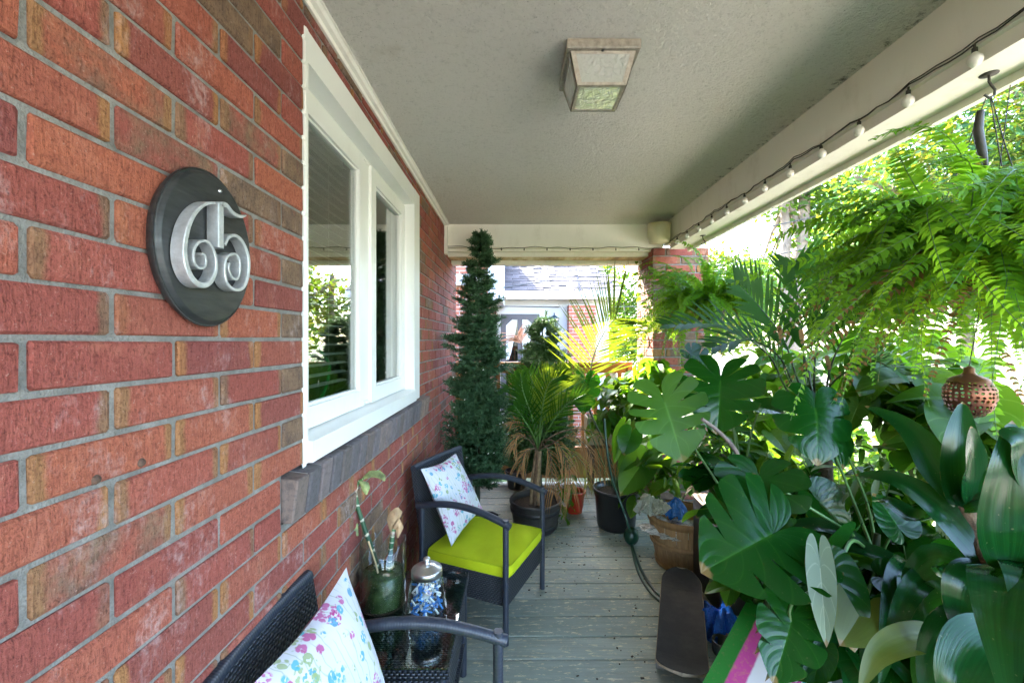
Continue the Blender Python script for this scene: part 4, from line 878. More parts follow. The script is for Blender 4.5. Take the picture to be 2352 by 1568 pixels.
def palm_frond(parent, pts, ll, nl, hint, mat, stem=M_stemg, r=(.006, .002), **kw):
    m = MB(); q = frond_mesh(m, pts, ll, nl, hint, **kw); nf = len(m.f); m.mi = 1; m.tube(q, list(np.linspace(r[0], r[1], len(q))), 6)
    return m.build('frond', [mat, stem], parent, True)
PLAS = lambda nm, c, r=.5: dapple(nm, c, .25, 8, r, .15, 60)
def pot(name_label, loc, r0, r1, h, mat, soil=True, name='plant_pot', cat='pot'):
    t = thing(name, name_label, cat, loc); m = MB(); m.lathe(pot_prof(r0, r1, h), 40); m.build('pot_wall', mat, t)
    if soil: m = MB(); m.lathe([(0, h-.03), (r1*.6, h-.033), (r1-.003, h-.036)], 30); m.build('soil', M_soil, t)
    return t
UPC = Vector((-.35, -.75, .55))      # towards the viewer's side of the porch and up
# ------------------------------------------------------------------ monstera by the box and monstera in front
mo1 = thing('monstera', 'large split-leaf monstera with two broad leaves above the wooden basket', 'plant', (1.12, 1.93, 0))
org1 = P(1700, 1215, 1.95)
def add_leaf(pl_, Ap, Tp, w, hint, stem_pts, mat=ML_mon, **kw):
    A, T = P(*Ap), P(*Tp); broad_leaf(A, T, w, hint, **kw).build('leaf', mat, pl_, True)
    if stem_pts: stalk(stem_pts+[A+(T-A)*.02-Vector(hint).normalized()*.004], .0065, .004, M_stemg, pl_)
add_leaf(mo1, (1655, 876, 2.0), (1648, 998, 1.93), .36, (-.25, -.85, .45), [org1, P(1694, 1120, 1.97), P(1688, 1010, 2.02), P(1672, 905, 2.03)], slits=4, seed=1, depth=.72, droop=.15)
add_leaf(mo1, (1527, 925, 1.95), (1572, 1062, 1.86), .36, (-.1, -.8, .6), [org1, P(1660, 1130, 1.95), P(1596, 1030, 1.96), P(1545, 950, 1.98)], slits=4, seed=2, depth=.7, droop=.1, mat=ML_philo)
add_leaf(mo1, (1590, 815, 2.25), (1640, 850, 2.2), .2, (-.1, -.4, .9), [org1, P(1690, 1000, 2.15), P(1610, 840, 2.25)], slits=3, seed=3)
add_leaf(mo1, (1745, 935, 2.1), (1800, 945, 2.0), .16, (0, -.6, .8), [org1, P(1720, 1020, 2.1)], slits=0, seed=4)
pot('dark plastic pot holding the monstera behind the box', (1.30, 1.96, 0), .12, .15, .3, PLAS('dark_pot', (.02, .02, .022)))
stalk([(1.30, 1.96, .26), (1.2, 1.95, .42), org1], .016, .011, M_stemd, mo1, 'trunk')
mo2 = thing('monstera', 'glossy monstera with one huge split leaf hanging over the painted board', 'plant', (1.34, 1.5, 0))
org2 = P(2015, 1290, 1.5)
pot('brown clay trough pot under the glossy monstera', (1.42, 1.52, 0), .15, .19, .32, PLAS('brown_pot', (.12, .055, .035), .7))
stalk([(1.40, 1.52, .28), (1.33, 1.5, .45), org2, org2+Vector((0, 0, .1))], .018, .010, M_stemd, mo2, 'trunk')
add_leaf(mo2, (1772, 1226, 1.36), (1612, 1310, 1.30), .40, (-.25, -.72, .65), [org2, P(1930, 1262, 1.45), P(1840, 1224, 1.38), P(1800, 1220, 1.37)], slits=4, seed=11, droop=.15, depth=.72)
add_leaf(mo2, (1744, 1108, 1.5), (1752, 1240, 1.42), .30, (-.2, -.55, .8), [org2, P(1960, 1230, 1.5), P(1850, 1160, 1.5), P(1770, 1108, 1.51)], slits=3, seed=12, droop=.25, mat=ML_mon)
add_leaf(mo2, (1873, 938, 1.72), (1888, 1066, 1.62), .30, (-.1, -.85, .5), [org2, P(1960, 1150, 1.62), P(1900, 1000, 1.74)], slits=3, seed=13, fold=.1, cup=.35, droop=.3)
add_leaf(mo2, (1900, 950, 1.78), (1950, 1075, 1.66), .22, (.1, -.85, .5), [org2, P(1990, 1150, 1.62), P(1925, 1000, 1.76)], slits=2, seed=14, fold=.1, cup=.3, droop=.3)
add_leaf(mo2, (1818, 1424, 1.25), (1778, 1572, 1.16), .19, (-.25, -.85, .4), [org2, P(1930, 1330, 1.34), P(1835, 1372, 1.27), P(1814, 1400, 1.26)], slits=3, seed=15, droop=.1, depth=.7)
add_leaf(mo2, (1912, 1328, 1.24), (1968, 1500, 1.16), .15, (-.15, -.9, .35), [org2, P(1960, 1240, 1.36), P(1925, 1310, 1.25)], slits=0, seed=16, droop=.1)
add_leaf(mo2, (1884, 1306, 1.22), (1900, 1490, 1.15), .07, (-.5, -.8, .2), [org2, P(1940, 1290, 1.34)], slits=0, seed=17, fold=.25, mat=ML_pale)
add_leaf(mo2, (1880, 1150, 1.75), (1960, 1230, 1.7), .2, (-.2, -.7, .7), [org2], slits=0, seed=18)
add_leaf(mo2, (1830, 1300, 1.55), (1790, 1420, 1.5), .22, (-.3, -.8, .4), [org2], slits=3, seed=19)
add_leaf(mo2, (2060, 1205, 1.45), (2010, 1130, 1.5), .15, (0, -.8, .6), [org2], slits=0, seed=20)
add_leaf(mo2, (2040, 1330, 1.3), (2130, 1360, 1.25), .13, (-.2, -.5, .9), [org2], slits=0, seed=21)
add_leaf(mo2, (1985, 1395, 1.2), (1935, 1480, 1.15), .15, (-.3, -.8, .5), [org2], slits=0, seed=22, mat=ML_yel)
m = MB(); m.tube(smooth_path([P(1712, 1095, 1.85), P(1690, 1035, 1.83), P(1650, 990, 1.8), P(1612, 962, 1.78)], 5), [.009]*8+[.0075]*8, 8); tag(m.build('branch', dapple('grey_twig', (.20, .15, .135), .4, 30, .9, .6, 100)), 'bare grey curved twig sticking up in front of the monstera leaves', 'twig')
# ------------------------------------------------------------------ broad-leaved strap plants on the right
dr = thing('dracaena', 'corn plant with wide striped strap leaves arching towards the porch floor', 'plant', (1.22, .98, 0))
pot('large dark pot holding the corn plant', (1.32, 1.02, 0), .14, .18, .34, PLAS('charcoal_pot', (.025, .025, .028)))
stalk([(1.31, 1.02, .3), (1.26, 1.0, .6), P(2290, 1330, .98), P(2240, 1220, 1.02), P(2215, 1160, 1.04)], .022, .018, M_bark, dr, 'trunk')
S = lambda pts, w, hint, mat=ML_strap, **kw: strap_leaf([P(*p) for p in pts], w, hint, **kw).build('leaf', mat, dr, True)
S([(2282, 1322, .98), (2241, 1258, 1.0), (2175, 1184, 1.04), (2113, 1134, 1.08), (2043, 1097, 1.12), (1962, 1090, 1.18)], .075, (-.3, -.55, .75))
S([(2215, 1160, 1.04), (2188, 1120, 1.05), (2150, 1075, 1.08), (2113, 1014, 1.12), (2059, 964, 1.18), (1985, 931, 1.26)], .07, (-.5, -.5, .65))
S([(2208, 1160, 1.04), (2205, 1080, 1.03), (2205, 1000, 1.04), (2212, 922, 1.06)], .075, (-.45, -.85, .1), fold=.35)
S([(2225, 1150, 1.02), (2232, 1080, 1.0), (2232, 1030, .98), (2230, 978, .97)], .065, (.1, -.95, .1), fold=.2)
S([(2212, 1165, 1.03), (2240, 1125, 1.02), (2270, 1110, 1.02), (2300, 1108, 1.02)], .06, (0, -.5, .85))
S([(2215, 1170, 1.02), (2250, 1160, 1.0), (2300, 1155, .98), (2350, 1165, .96)], .06, (0, -.4, .9))
S([(2200, 1165, 1.04), (2160, 1180, 1.08), (2100, 1190, 1.14), (2030, 1150, 1.2), (1975, 1160, 1.28)], .065, (-.1, -.5, .85))
S([(2310, 1300, .82), (2306, 1200, .80), (2318, 1080, .80), (2325, 965, .82)], .085, (-.25, -.95, .1), fold=.15)
S([(2390, 1150, .8), (2360, 1080, .8), (2340, 1010, .8), (2290, 990, .82)], .06, (-.2, -.8, .5))
S([(2290, 1330, .98), (2300, 1290, .88), (2305, 1330, .78), (2300, 1440, .74), (2325, 1640, .74)], .09, (-.75, -.4, .5), fold=.2)
S([(2300, 1330, .98), (2350, 1280, .86), (2385, 1330, .76), (2390, 1450, .72), (2380, 1620, .72)], .085, (-.6, -.5, .5), fold=.2)
S([(2290, 1340, .98), (2255, 1330, .96), (2225, 1350, .95), (2215, 1420, .95), (2240, 1500, .95)], .085, (-.5, -.6, .6))
S([(2190, 1475, 1.02), (2130, 1462, 1.0), (2060, 1475, .98), (2010, 1510, .97), (1975, 1580, .96)], .06, (-.2, -.6, .75), mat=ML_yel)
S([(2250, 1340, 1.0), (2200, 1300, 1.05), (2150, 1290, 1.1), (2100, 1330, 1.12), (2080, 1390, 1.12)], .08, (-.2, -.7, .65))
S([(2240, 1380, 1.0), (2170, 1370, 1.05), (2110, 1395, 1.1), (2050, 1440, 1.1)], .07, (-.2, -.6, .7))
S([(2260, 1420, .95), (2200, 1440, .95), (2150, 1500, .95), (2120, 1600, .95)], .08, (-.4, -.6, .6))
S([(2300, 1450, .9), (2240, 1480, .88), (2200, 1560, .86), (2190, 1640, .86)], .09, (-.4, -.6, .6))
rr_ = random.Random(5)
for i in range(26):        # the shaded tangle lower down
    b = Vector((1.30+rr_.uniform(-.06, .08), 1.1+rr_.uniform(-.1, .35), .35+rr_.uniform(0, .3))); a = rr_.uniform(2.0, 4.6); L = rr_.uniform(.28, .5)
    d = Vector((math.cos(a), math.sin(a)*.9, 0)); pts = [b, b+d*L*.35+Vector((0, 0, .12)), b+d*L*.7+Vector((0, 0, .10)), b+d*L+Vector((0, 0, -.06))]
    strap_leaf(pts, rr_.uniform(.05, .08), (-.2, -.5, .8)).build('leaf', ML_strap, dr, True)
# ------------------------------------------------------------------ kentia palm in wicker planter
bsk = thing('basket_planter', 'round wicker planter wrapped with pale cord standing on the storage box', 'planter', (1.17, 2.30, .4975))
t = NT('planter_wicker'); v = t.sep(t.node('TexCoord').outputs['UV'], 1); s_ = t.math('ABSOLUTE', t.math('SINE', t.math('MULTIPLY', v, 24))); t.bump(s_, 1.0, .01)
M_pw = t.fin(t.mix(t.ramp(s_, [(.15, 0), (.5, 1)]), (.06, .035, .03), t.mix(t.noise(t.coord('Object'), 20, 3), (.16, .09, .075), (.36, .26, .22))), .8)
m = MB(); m.lathe([(0, 0), (.105, 0), (.125, .08), (.14, .16), (.15, .225), (.154, .232), (.147, .236), (.13, .15), (.1, .01), (0, .01)], 40); m.build('planter_wall', M_pw, bsk)
m = MB(); m.lathe([(0, .19), (.13, .185)], 24); m.build('soil', M_soil, bsk)
kp = thing('palm', 'dark green kentia palm with stiff narrow leaflets between the two hanging ferns', 'palm', (1.55, 2.15, 0))
pot('tall terracotta pot holding the kentia palm', (1.58, 2.2, 0), .15, .2, .4, PLAS('terracotta', (.30, .12, .06), .8))
kb = Vector((1.55, 2.15, .9)); 
m = MB(); m.tube([(1.58, 2.2, .36), (1.56, 2.17, .6), (1.55, 2.15, .88)], [.05, .045, .035], 10); m.build('trunk', M_bark, kp, True)
def KF(pxs, ll, nl, hint, **kw):
    pts = [kb+Vector((rr_.uniform(-.03, .03), rr_.uniform(-.03, .03), 0))]+[P(*p) for p in pxs]; a = dict(ang=46, wid=.023, droop=.10, start=.42, vee=.25); a.update(kw)
    palm_frond(kp, pts, ll, nl, hint, ML_palm, M_stemd, (.006, .0022), seed=rr_.randrange(999), **a)
KF([(1850, 880, 2.12), (1845, 780, 2.1), (1830, 660, 2.05), (1822, 615, 2.03)], .36, 15, (-.1, -.95, .2))
KF([(1870, 860, 2.1), (1885, 760, 2.1), (1925, 670, 2.1), (1960, 620, 2.1)], .38, 16, (-.3, -.9, .3))
KF([(1900, 880, 2.1), (1930, 790, 2.05), (1985, 720, 2.0), (2030, 700, 1.95)], .34, 14, (-.3, -.7, .6))
KF([(1810, 900, 2.1), (1760, 810, 2.05), (1650, 750, 2.0), (1530, 748, 1.95)], .27, 16, (.1, -.6, .8), start=.36)
KF([(1835, 880, 2.1), (1800, 780, 2.1), (1740, 700, 2.08), (1690, 650, 2.05)], .34, 15, (0, -.9, .4))
KF([(1830, 900, 2.05), (1790, 820, 1.95), (1720, 780, 1.88), (1640, 800, 1.82)], .26, 14, (0, -.5, .85))
KF([(1860, 870, 2.2), (1870, 760, 2.25), (1880, 650, 2.3), (1890, 590, 2.3)], .36, 15, (.2, -.9, .2))
KF([(1930, 900, 2.0), (2000, 850, 1.9), (2090, 850, 1.8), (2160, 890, 1.75)], .32, 14, (0, -.5, .85))
KF([(1900, 900, 1.98), (1950, 850, 1.85), (2010, 830, 1.75), (2070, 860, 1.65)], .26, 14, (0, -.5, .85))
for px in ((1795, 790), (1845, 800), (1905, 860), (1960, 870)): palm_frond(kp, [kb, P(px[0]+15, px[1]+80, 2.08), P(px[0], px[1], 2.06), P(px[0]-8, px[1]-40, 2.05)], .05, 5, (0, -1, .2), ML_brown, M_stemd, (.004, .002), ang=20, wid=.016, start=.7, seed=px[0])
# ------------------------------------------------------------------ majesty palm with dead fronds in the barrel pot
bc = Vector((.14, 3.13, 0))
bpt = thing('barrel_pot', 'dark half-barrel planter with raised bands beside the green-cushioned chair', 'pot', bc)
m = MB(); m.lathe([(0, 0), (.135, 0), (.150, .02), (.170, .10), (.180, .17), (.184, .20), (.190, .205), (.190, .222), (.178, .222), (.174, .19), (.13, .01), (0, .01)], 44); m.build('pot_wall', dapple('barrel_plastic', (.035, .033, .031), .4, 9, .55, .3, 30), bpt)
for z, r in ((.045, .158), (.155, .1785)): m = MB(); m.lathe([(r-.004, z-.016), (r+.004, z-.014), (r+.008, z+.014), (r+.003, z+.016)], 44); m.build('hoop', M_black, bpt)
m = MB(); m.lathe([(0, .188), (.1, .183), (.173, .18)], 30); m.build('soil', M_soil, bpt)
mp = thing('palm', 'potted palm with fresh green fronds above a skirt of dead brown fronds', 'palm', bc)
crown = P(1236, 1035, 3.12)
for k in range(7): a = k*.9; m = MB(); m.tube([bc+Vector((.035*math.cos(a), .035*math.sin(a), .18)), bc+Vector((.025*math.cos(a), .025*math.sin(a), .36)), crown+Vector((.015*math.cos(a), .015*math.sin(a), 0))], [.014, .013, .01], 7); m.build('stem', M_bark if k % 2 else dapple('pale_stem', (.26, .18, .10), .4, 30, .9, .6, 80), mp, True)
def MF(pxs, ll, nl, mat, hint=(0, -.9, .3), **kw):
    a = dict(ang=40, wid=.0115, droop=.12, start=.25, vee=.15, seg=4)
    if mat is ML_brown or mat is ML_yel: a.update(wid=.006, start=.4); nl = int(nl*.8)
    a.update(kw); palm_frond(mp, [crown]+[P(*p) for p in pxs], ll, nl, hint, mat, M_stemg if mat is not ML_brown else M_bark, (.006, .002), seed=rr_.randrange(9999), **a)
MF([(1228, 980, 3.08), (1205, 910, 3.05), (1182, 862, 3.0)], .24, 16, ML_palm); MF([(1232, 960, 3.1), (1224, 890, 3.1), (1216, 850, 3.1)], .24, 15, ML_palm)
MF([(1250, 960, 3.05), (1278, 890, 3.0), (1300, 850, 2.98)], .26, 20, ML_palmy, ang=42); MF([(1262, 980, 3.0), (1300, 930, 2.95), (1345, 905, 2.9)], .24, 18, ML_palm)
MF([(1240, 960, 3.05), (1245, 900, 3.02), (1262, 845, 3.0)], .24, 16, ML_palmy); MF([(1225, 1000, 3.0), (1195, 950, 2.95), (1180, 930, 2.9)], .18, 12, ML_palm)
MF([(1218, 950, 3.12), (1190, 900, 3.15), (1160, 890, 3.15)], .22, 16, ML_palm); MF([(1255, 940, 3.12), (1290, 900, 3.15), (1330, 880, 3.2)], .24, 18, ML_palmy); MF([(1245, 940, 3.0), (1262, 880, 2.95), (1295, 860, 2.9)], .22, 18, ML_palm); MF([(1222, 960, 3.0), (1202, 900, 2.95), (1196, 860, 2.93)], .22, 16, ML_palm)
MF([(1265, 1020, 3.0), (1310, 1000, 2.95), (1350, 1030, 2.9), (1372, 1090, 2.88)], .20, 16, ML_brown, droop=.9); MF([(1250, 1010, 3.0), (1282, 1020, 2.9), (1305, 1070, 2.85), (1312, 1120, 2.84)], .22, 15, ML_brown, droop=.9)
MF([(1245, 1020, 3.0), (1262, 1040, 2.92), (1268, 1090, 2.9), (1272, 1130, 2.9)], .2, 14, ML_brown, droop=.8); MF([(1270, 1000, 3.05), (1330, 985, 3.1), (1385, 1010, 3.1), (1405, 1080, 3.1)], .2, 16, ML_brown, droop=.9)
MF([(1215, 1010, 3.0), (1190, 1000, 2.95), (1178, 1030, 2.9)], .16, 12, ML_brown, droop=.7); MF([(1210, 990, 3.05), (1185, 970, 3.0), (1175, 972, 2.98)], .14, 10, ML_brown, droop=.3); MF([(1225, 1030, 3.0), (1205, 1040, 2.95), (1195, 1080, 2.93)], .16, 12, ML_brown, droop=.8)
MF([(1255, 1030, 3.05), (1300, 1030, 3.0), (1340, 1065, 2.98), (1350, 1110, 2.98)], .17, 14, ML_yel, droop=.7)
# ------------------------------------------------------------------ tall yellow-green palm and philodendron in the black nursery pot
nc = Vector((.745, 3.19, 0))
npot = thing('nursery_pot', 'plain black plastic nursery pot beside the draped hose', 'pot', nc)
m = MB(); m.lathe([(0, 0), (.135, 0), (.14, .02), (.155, .22), (.162, .23), (.165, .26), (.172, .265), (.172, .285), (.162, .285), (.155, .23), (.13, .01), (0, .01)], 44); m.build('pot_wall', dapple('glossy_black_plastic', (.012, .012, .013), .2, 8, .3, .1), npot)
m = MB(); m.lathe([(0, .25), (.158, .243)], 30); m.build('soil', M_soil, npot)
yp = thing('palm', 'single tall yellow-green palm frond lit by the sun behind the nursery pot', 'palm', nc)
palm_frond(yp, [nc+Vector((0, .02, .25)), P(1402, 1050, 3.22), P(1352, 930, 3.28), P(1358, 840, 3.32), P(1376, 785, 3.35), P(1400, 745, 3.38), P(1415, 730, 3.4)], .50, 30, (.15, -.95, .15), ML_palmy, M_stemd, (.008, .002), ang=64, wid=.0125, droop=.08, start=.40, vee=.08, tipscale=1, seed=4, seg=5)
palm_frond(yp, [nc+Vector((.02, .05, .25)), P(1395, 1030, 3.3), P(1345, 930, 3.4), P(1310, 880, 3.5), P(1285, 860, 3.55)], .40, 18, (.1, -.8, .5), ML_palmy, M_stemg, (.007, .002), ang=50, wid=.018, droop=.2, start=.5, seed=9)
ph = thing('philodendron', 'heart-leaved philodendron growing from the black nursery pot', 'plant', nc)
def heart(pl_, Ap, Tp, w, hint, mat=ML_philo, base=None, seed=0, **kw):
    A, T = P(*Ap), P(*Tp); broad_leaf(A, T, w, hint, slits=0, seed=seed, **kw).build('leaf', mat, pl_, True)
    b = base if base is not None else nc+Vector((0, 0, .25)); mid = (A+b)/2+Vector((0, 0, .12)); stalk([b, mid, A], .004, .0025, M_stemg, pl_)
heart(ph, (1470, 1070, 2.95), (1424, 1136, 2.88), .22, (-.2, -.8, .5)); heart(ph, (1452, 1050, 3.0), (1420, 1080, 2.95), .14, (-.2, -.6, .8), seed=2); heart(ph, (1430, 985, 3.1), (1405, 1040, 3.05), .1, (-.5, -.7, .4), seed=3)
heart(ph, (1448, 1000, 3.0), (1432, 1045, 2.96), .17, (-.2, -.8, .5), ML_mon, seed=4); heart(ph, (1420, 1020, 3.05), (1412, 1065, 3.0), .07, (0, -1, .1), seed=5); heart(ph, (1490, 1040, 2.95), (1510, 1090, 2.9), .16, (-.2, -.8, .5), seed=6)
broad_leaf(P(1343, 882, 3.3), P(1340, 952, 3.25), .24, (-.1, -.9, .4), slits=3, seed=7, depth=.4).build('leaf', ML_mon, ph, True); stalk([nc+Vector((0, 0, .25)), P(1360, 1000, 3.25), P(1345, 890, 3.31)], .005, .003, M_stemg, ph)
# ------------------------------------------------------------------ leafy fill: vines in boxes along the open side and the far end
unit = {}
def unit_leaf(kind, mat):
    if (kind, mat.name) not in unit:
        if kind == 'heart': m = broad_leaf((0, 0, 0), (1, 0, 0), .95, (0, 0, 1), slits=0, droop=.35, fold=.3, seed=kind.__hash__() % 7)
        elif kind == 'lobed': m = broad_leaf((0, 0, 0), (1, 0, 0), 1.0, (0, 0, 1), slits=2, depth=.45, droop=.35, seed=3)
        else: m = strap_leaf([(0, 0, 0), (.4, 0, .12), (.8, 0, .08), (1, 0, -.05)], .22, (0, 0, 1))
        unit[(kind, mat.name)] = m.mesh('leaf', mat)
    return unit[(kind, mat.name)]
def bushy(label, cat, base, cells, n, size, kinds, seed, name='leafy_plant', group=None, stems=6):
    """cells: list of (centre, radius) ellipsoids that the leaves fill"""
    rg = random.Random(seed); t = thing(name, label, cat, base, 0, group)
    for i in range(n):
        c, r = rg.choice(cells); d = Vector((rg.gauss(0, 1), rg.gauss(0, 1), rg.gauss(0, 1))).normalized(); k = rg.random()**.45
        p = Vector(c)+Vector((d.x*r[0], d.y*r[1], d.z*r[2]))*k; kind, mat = rg.choice(kinds); s = size*rg.uniform(.6, 1.25)
        out = math.atan2(p.y-c[1]+rg.uniform(-.5, .5)*r[1], p.x-c[0]+rg.uniform(-.5, .5)*r[0])
        put('leaf', unit_leaf(kind, mat), t, p, (rg.uniform(-.6, .6), rg.uniform(-.1, 1.1), out), (s, s, s), True)
    for i in range(stems):
        c, r = cells[i % len(cells)]; q = Vector(c)+Vector((rg.uniform(-.7, .7)*r[0], rg.uniform(-.7, .7)*r[1], rg.uniform(0, .8)*r[2])); b = Vector(base)+Vector((rg.uniform(-.03, .03), rg.uniform(-.03, .03), 0))
        stalk([b, b.lerp(q, .5)+Vector((rg.uniform(-.05, .05), rg.uniform(-.05, .05), .05)), q], .004, .002, M_stemg, t)
    return t
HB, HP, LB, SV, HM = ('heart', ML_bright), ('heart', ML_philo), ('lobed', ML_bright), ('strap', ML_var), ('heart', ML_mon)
# planter boxes
def trough(label, c, d, mat):
    t = thing('planter_box', label, 'planter', c); m = MB(); m.cbox((0, 0, d[2]/2), d, .006); m.build('box_wall', mat, t); m = MB(); m.box((0, 0, d[2]+.002), (d[0]-.03, d[1]-.03, .006)); m.build('soil', M_soil, t); return t
M_beige = PLAS('beige_planter', (.42, .36, .25), .7)
tp = P(1394, 1016, 4.02); trough('beige rectangular planter box raised at the far end of the deck', (tp.x, 4.02, tp.z), (.40, .20, .25), M_beige)
m = MB(); m.bb((tp.x-.17, 3.95, 0), (tp.x-.13, 4.1, tp.z-.001)); m.bb((tp.x+.13, 3.95, 0), (tp.x+.17, 4.1, tp.z-.001)); m.bb((tp.x-.19, 3.93, tp.z-.03), (tp.x+.19, 4.11, tp.z-.001)); tag(m.build('plant_stand', M_bark), 'low dark wooden stand under the beige planter box', 'stand')
bushy('sunlit heart-leaved vine spilling over the beige planter box', 'plant', (tp.x, 4.02, tp.z+.24), [(P(1420, 900, 3.9), (.22, .12, .13)), (P(1475, 870, 3.8), (.2, .12, .16)), (P(1440, 950, 3.8), (.2, .08, .12))], 85, .10, [HB, LB, HB], 31)
bushy('bright green lobed vine climbing beside the foot of the brick pier', 'plant', (1.0, 3.6, .02), [(P(1500, 850, 3.45), (.12, .1, .12)), (P(1530, 900, 3.3), (.16, .12, .2)), (P(1480, 980, 3.4), (.18, .12, .2)), (P(1520, 1020, 3.1), (.16, .12, .2))], 110, .105, [HB, HP, LB], 32)
bushy('leafy green houseplant between the bushel basket and the pier', 'plant', (1.02, 3.02, .02), [(P(1500, 1080, 2.95), (.13, .1, .16)), (P(1545, 1090, 2.85), (.12, .08, .14)), (P(1480, 1140, 3.0), (.1, .1, .12))], 60, .12, [HP, HB, ('strap', ML_bright)], 33)
bushy('red-potted seedling plant with small green leaves beside the barrel pot', 'plant', (.42, 3.35, .08), [(P(1298, 1165, 3.2), (.07, .06, .12)), (P(1300, 1110, 3.3), (.08, .06, .1))], 46, .06, [HP, ('strap', ML_philo)], 34)
pot('small red plastic pot behind the barrel pot', (.47, 3.45, 0), .06, .085, .17, PLAS('red_plastic', (.50, .03, .012), .35))
# right-hand thicket
trough('long brown planter trough on the edge of the deck behind the large fern', (1.62, 1.1, .42), (.2, .9, .2), PLAS('trough_brown', (.10, .06, .04), .8))
m = MB(); m.bb((1.53, .66, 0), (1.71, .72, .419)); m.bb((1.53, 1.48, 0), (1.71, 1.54, .419)); m.bb((1.52, .64, .38), (1.72, 1.56, .4195)); tag(m.build('plant_stand', M_bark), 'dark wooden bench carrying the long planter trough', 'stand')
bushy('bright vine with broad backlit leaves in the long planter trough', 'plant', (1.62, 1.1, .62), [(P(2080, 930, 1.75), (.2, .16, .14)), (P(2180, 960, 1.6), (.2, .2, .16)), (P(2010, 900, 1.9), (.2, .16, .14)), (P(2280, 1060, 1.5), (.16, .2, .18))], 120, .15, [HB, LB, HP], 41)
bushy('variegated spider plant with thin pale leaves below the palm', 'plant', (1.5, 1.8, .5), [(P(2010, 1070, 1.78), (.16, .14, .12)), (P(2060, 1120, 1.7), (.16, .12, .14)), (P(2230, 1160, 1.5), (.15, .1, .12))], 150, .10, [SV, SV, ('strap', ML_philo)], 42)
bushy('dense green houseplants filling the deck edge behind the monstera', 'plant', (1.55, 2.6, .02), [(P(1690, 930, 2.6), (.3, .2, .25)), (P(1760, 1060, 2.4), (.22, .2, .25)), (P(1600, 900, 2.9), (.22, .2, .16)), (P(1830, 1150, 2.1), (.2, .2, .3))], 170, .12, [HB, HP, HM, LB], 43)
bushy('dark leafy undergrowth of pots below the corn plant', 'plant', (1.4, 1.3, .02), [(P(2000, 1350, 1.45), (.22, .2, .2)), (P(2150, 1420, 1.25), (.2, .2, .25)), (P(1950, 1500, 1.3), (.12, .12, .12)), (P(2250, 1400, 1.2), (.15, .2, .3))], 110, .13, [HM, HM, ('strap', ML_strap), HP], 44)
bushy('grassy long-leaved plant in the cord-wrapped wicker planter', 'plant', (1.17, 2.30, .69), [(P(1655, 1030, 2.3), (.14, .12, .10))], 60, .17, [('strap', ML_philo), ('strap', ML_bright)], 45)
# ------------------------------------------------------------------ hanging ferns
def fern_frond_mesh(L, arch, seed, mat, pl=.036):
    rg = random.Random(seed); pts = [Vector((L*t, .015*math.sin(3*t+seed), L*(arch[0]*t-arch[1]*t*t))) for t in np.linspace(0, 1, 14)]; m = MB(); n = len(pts); N = 40; bend = rg.uniform(-.25, .25)
    pts = [p+Vector((0, bend*p.x*p.x/L, 0)) for p in pts]
    for k in range(N):
        s = .10+.89*(k+.5+rg.uniform(-.3, .3))/N; f = s*(n-1); i = min(int(f), n-2); p = pts[i].lerp(pts[i+1], f-i); d = (pts[i+1]-pts[i]).normalized(); x, sd, nn = frame(d, (0, 0, 1))
        ln = pl*math.sin(math.pi*min(1, .12+s*.86))**.6*rg.uniform(.85, 1.1)
        for s_ in (-1, 1):
            dr_ = (sd*s_+x*.28+nn*rg.uniform(-.5, .5)+x*rg.uniform(-.2, .2)).normalized(); w = x*(.0058+.002*rg.random()); tip = p+dr_*ln-Vector((0, 0, 1))*ln*rg.uniform(.05, .35)+x*ln*.12; mid = p+dr_*ln*.55
            m.add([p-w*.5, p+w*.7, mid+w*.75, mid-w*.65, tip], [(0, 1, 2, 3), (3, 2, 4)], [(0, 0), (1, 0), (1, .5), (0, .5), (.5, 1)], True)
    m.mi = 1; m.tube(pts, list(np.linspace(.0018, .0007, n)), 4, False); return m.mesh('frond', [mat, M_stemg])
def fern(label, c, hook_z, n, Lr, seed, wl):
    rg = random.Random(seed); c = Vector(c); t = thing('hanging_fern', label, 'fern', c)
    m = MB(); m.lathe([(0, -.13), (.08, -.13), (.125, -.02), (.13, 0), (.122, 0), (.07, -.11), (0, -.11)], 28); m.build('basket', PLAS('fern_pot', (.03, .025, .02)), t); m = MB(); m.lathe([(0, -.01), (.12, -.018)], 20); m.build('soil', M_soil, t)
    for k in range(3): a = k*2.1+.3; m = MB(); m.tube([(.125*math.cos(a), .125*math.sin(a), 0), (.05*math.cos(a), .05*math.sin(a), (hook_z-c.z)*.6), (.006*math.cos(a), .006*math.sin(a), hook_z-c.z)], .0014, 5); m.build('hanger_wire', M_cord, t)
    ms = []
    for i in range(14):
        f = rg.uniform(.62, 1.1); up = rg.choice((.2, .5, .85, 1.1, 1.5, 2.0)); ar = (up, rg.uniform(.8, 1.25)+up*.25); ms.append(fern_frond_mesh(Lr*f, ar, seed+i, ML_fernd if i % 4 == 0 else ML_fern, wl*rg.uniform(.8, 1.1)))
    ms.append(fern_frond_mesh(Lr*.8, (.2, 1.6), seed+50, ML_brown, wl*.6))
    for i in range(n):
        a = rg.uniform(0, 6.28); rr = .11*math.sqrt(rg.random()); s = rg.uniform(.6, 1.15)
        put('frond', rg.choice(ms), t, (rr*math.cos(a), rr*math.sin(a), -.01), (rg.gauss(0, .45), rg.gauss(.05, .3), a+rg.uniform(-.5, .5)), (s, s*rg.uniform(.8, 1.1), s*rg.uniform(.7, 1.1)))
    return t
fern('huge lush hanging fern with arching fronds under the screw hook', (1.285, 1.16, HC+.27), HC+.66, 460, .45, 7, .040)
fern('smaller hanging fern in front of the brick pier', (1.33, 2.94, HC+.27), HC+.66, 300, .46, 19, .036)
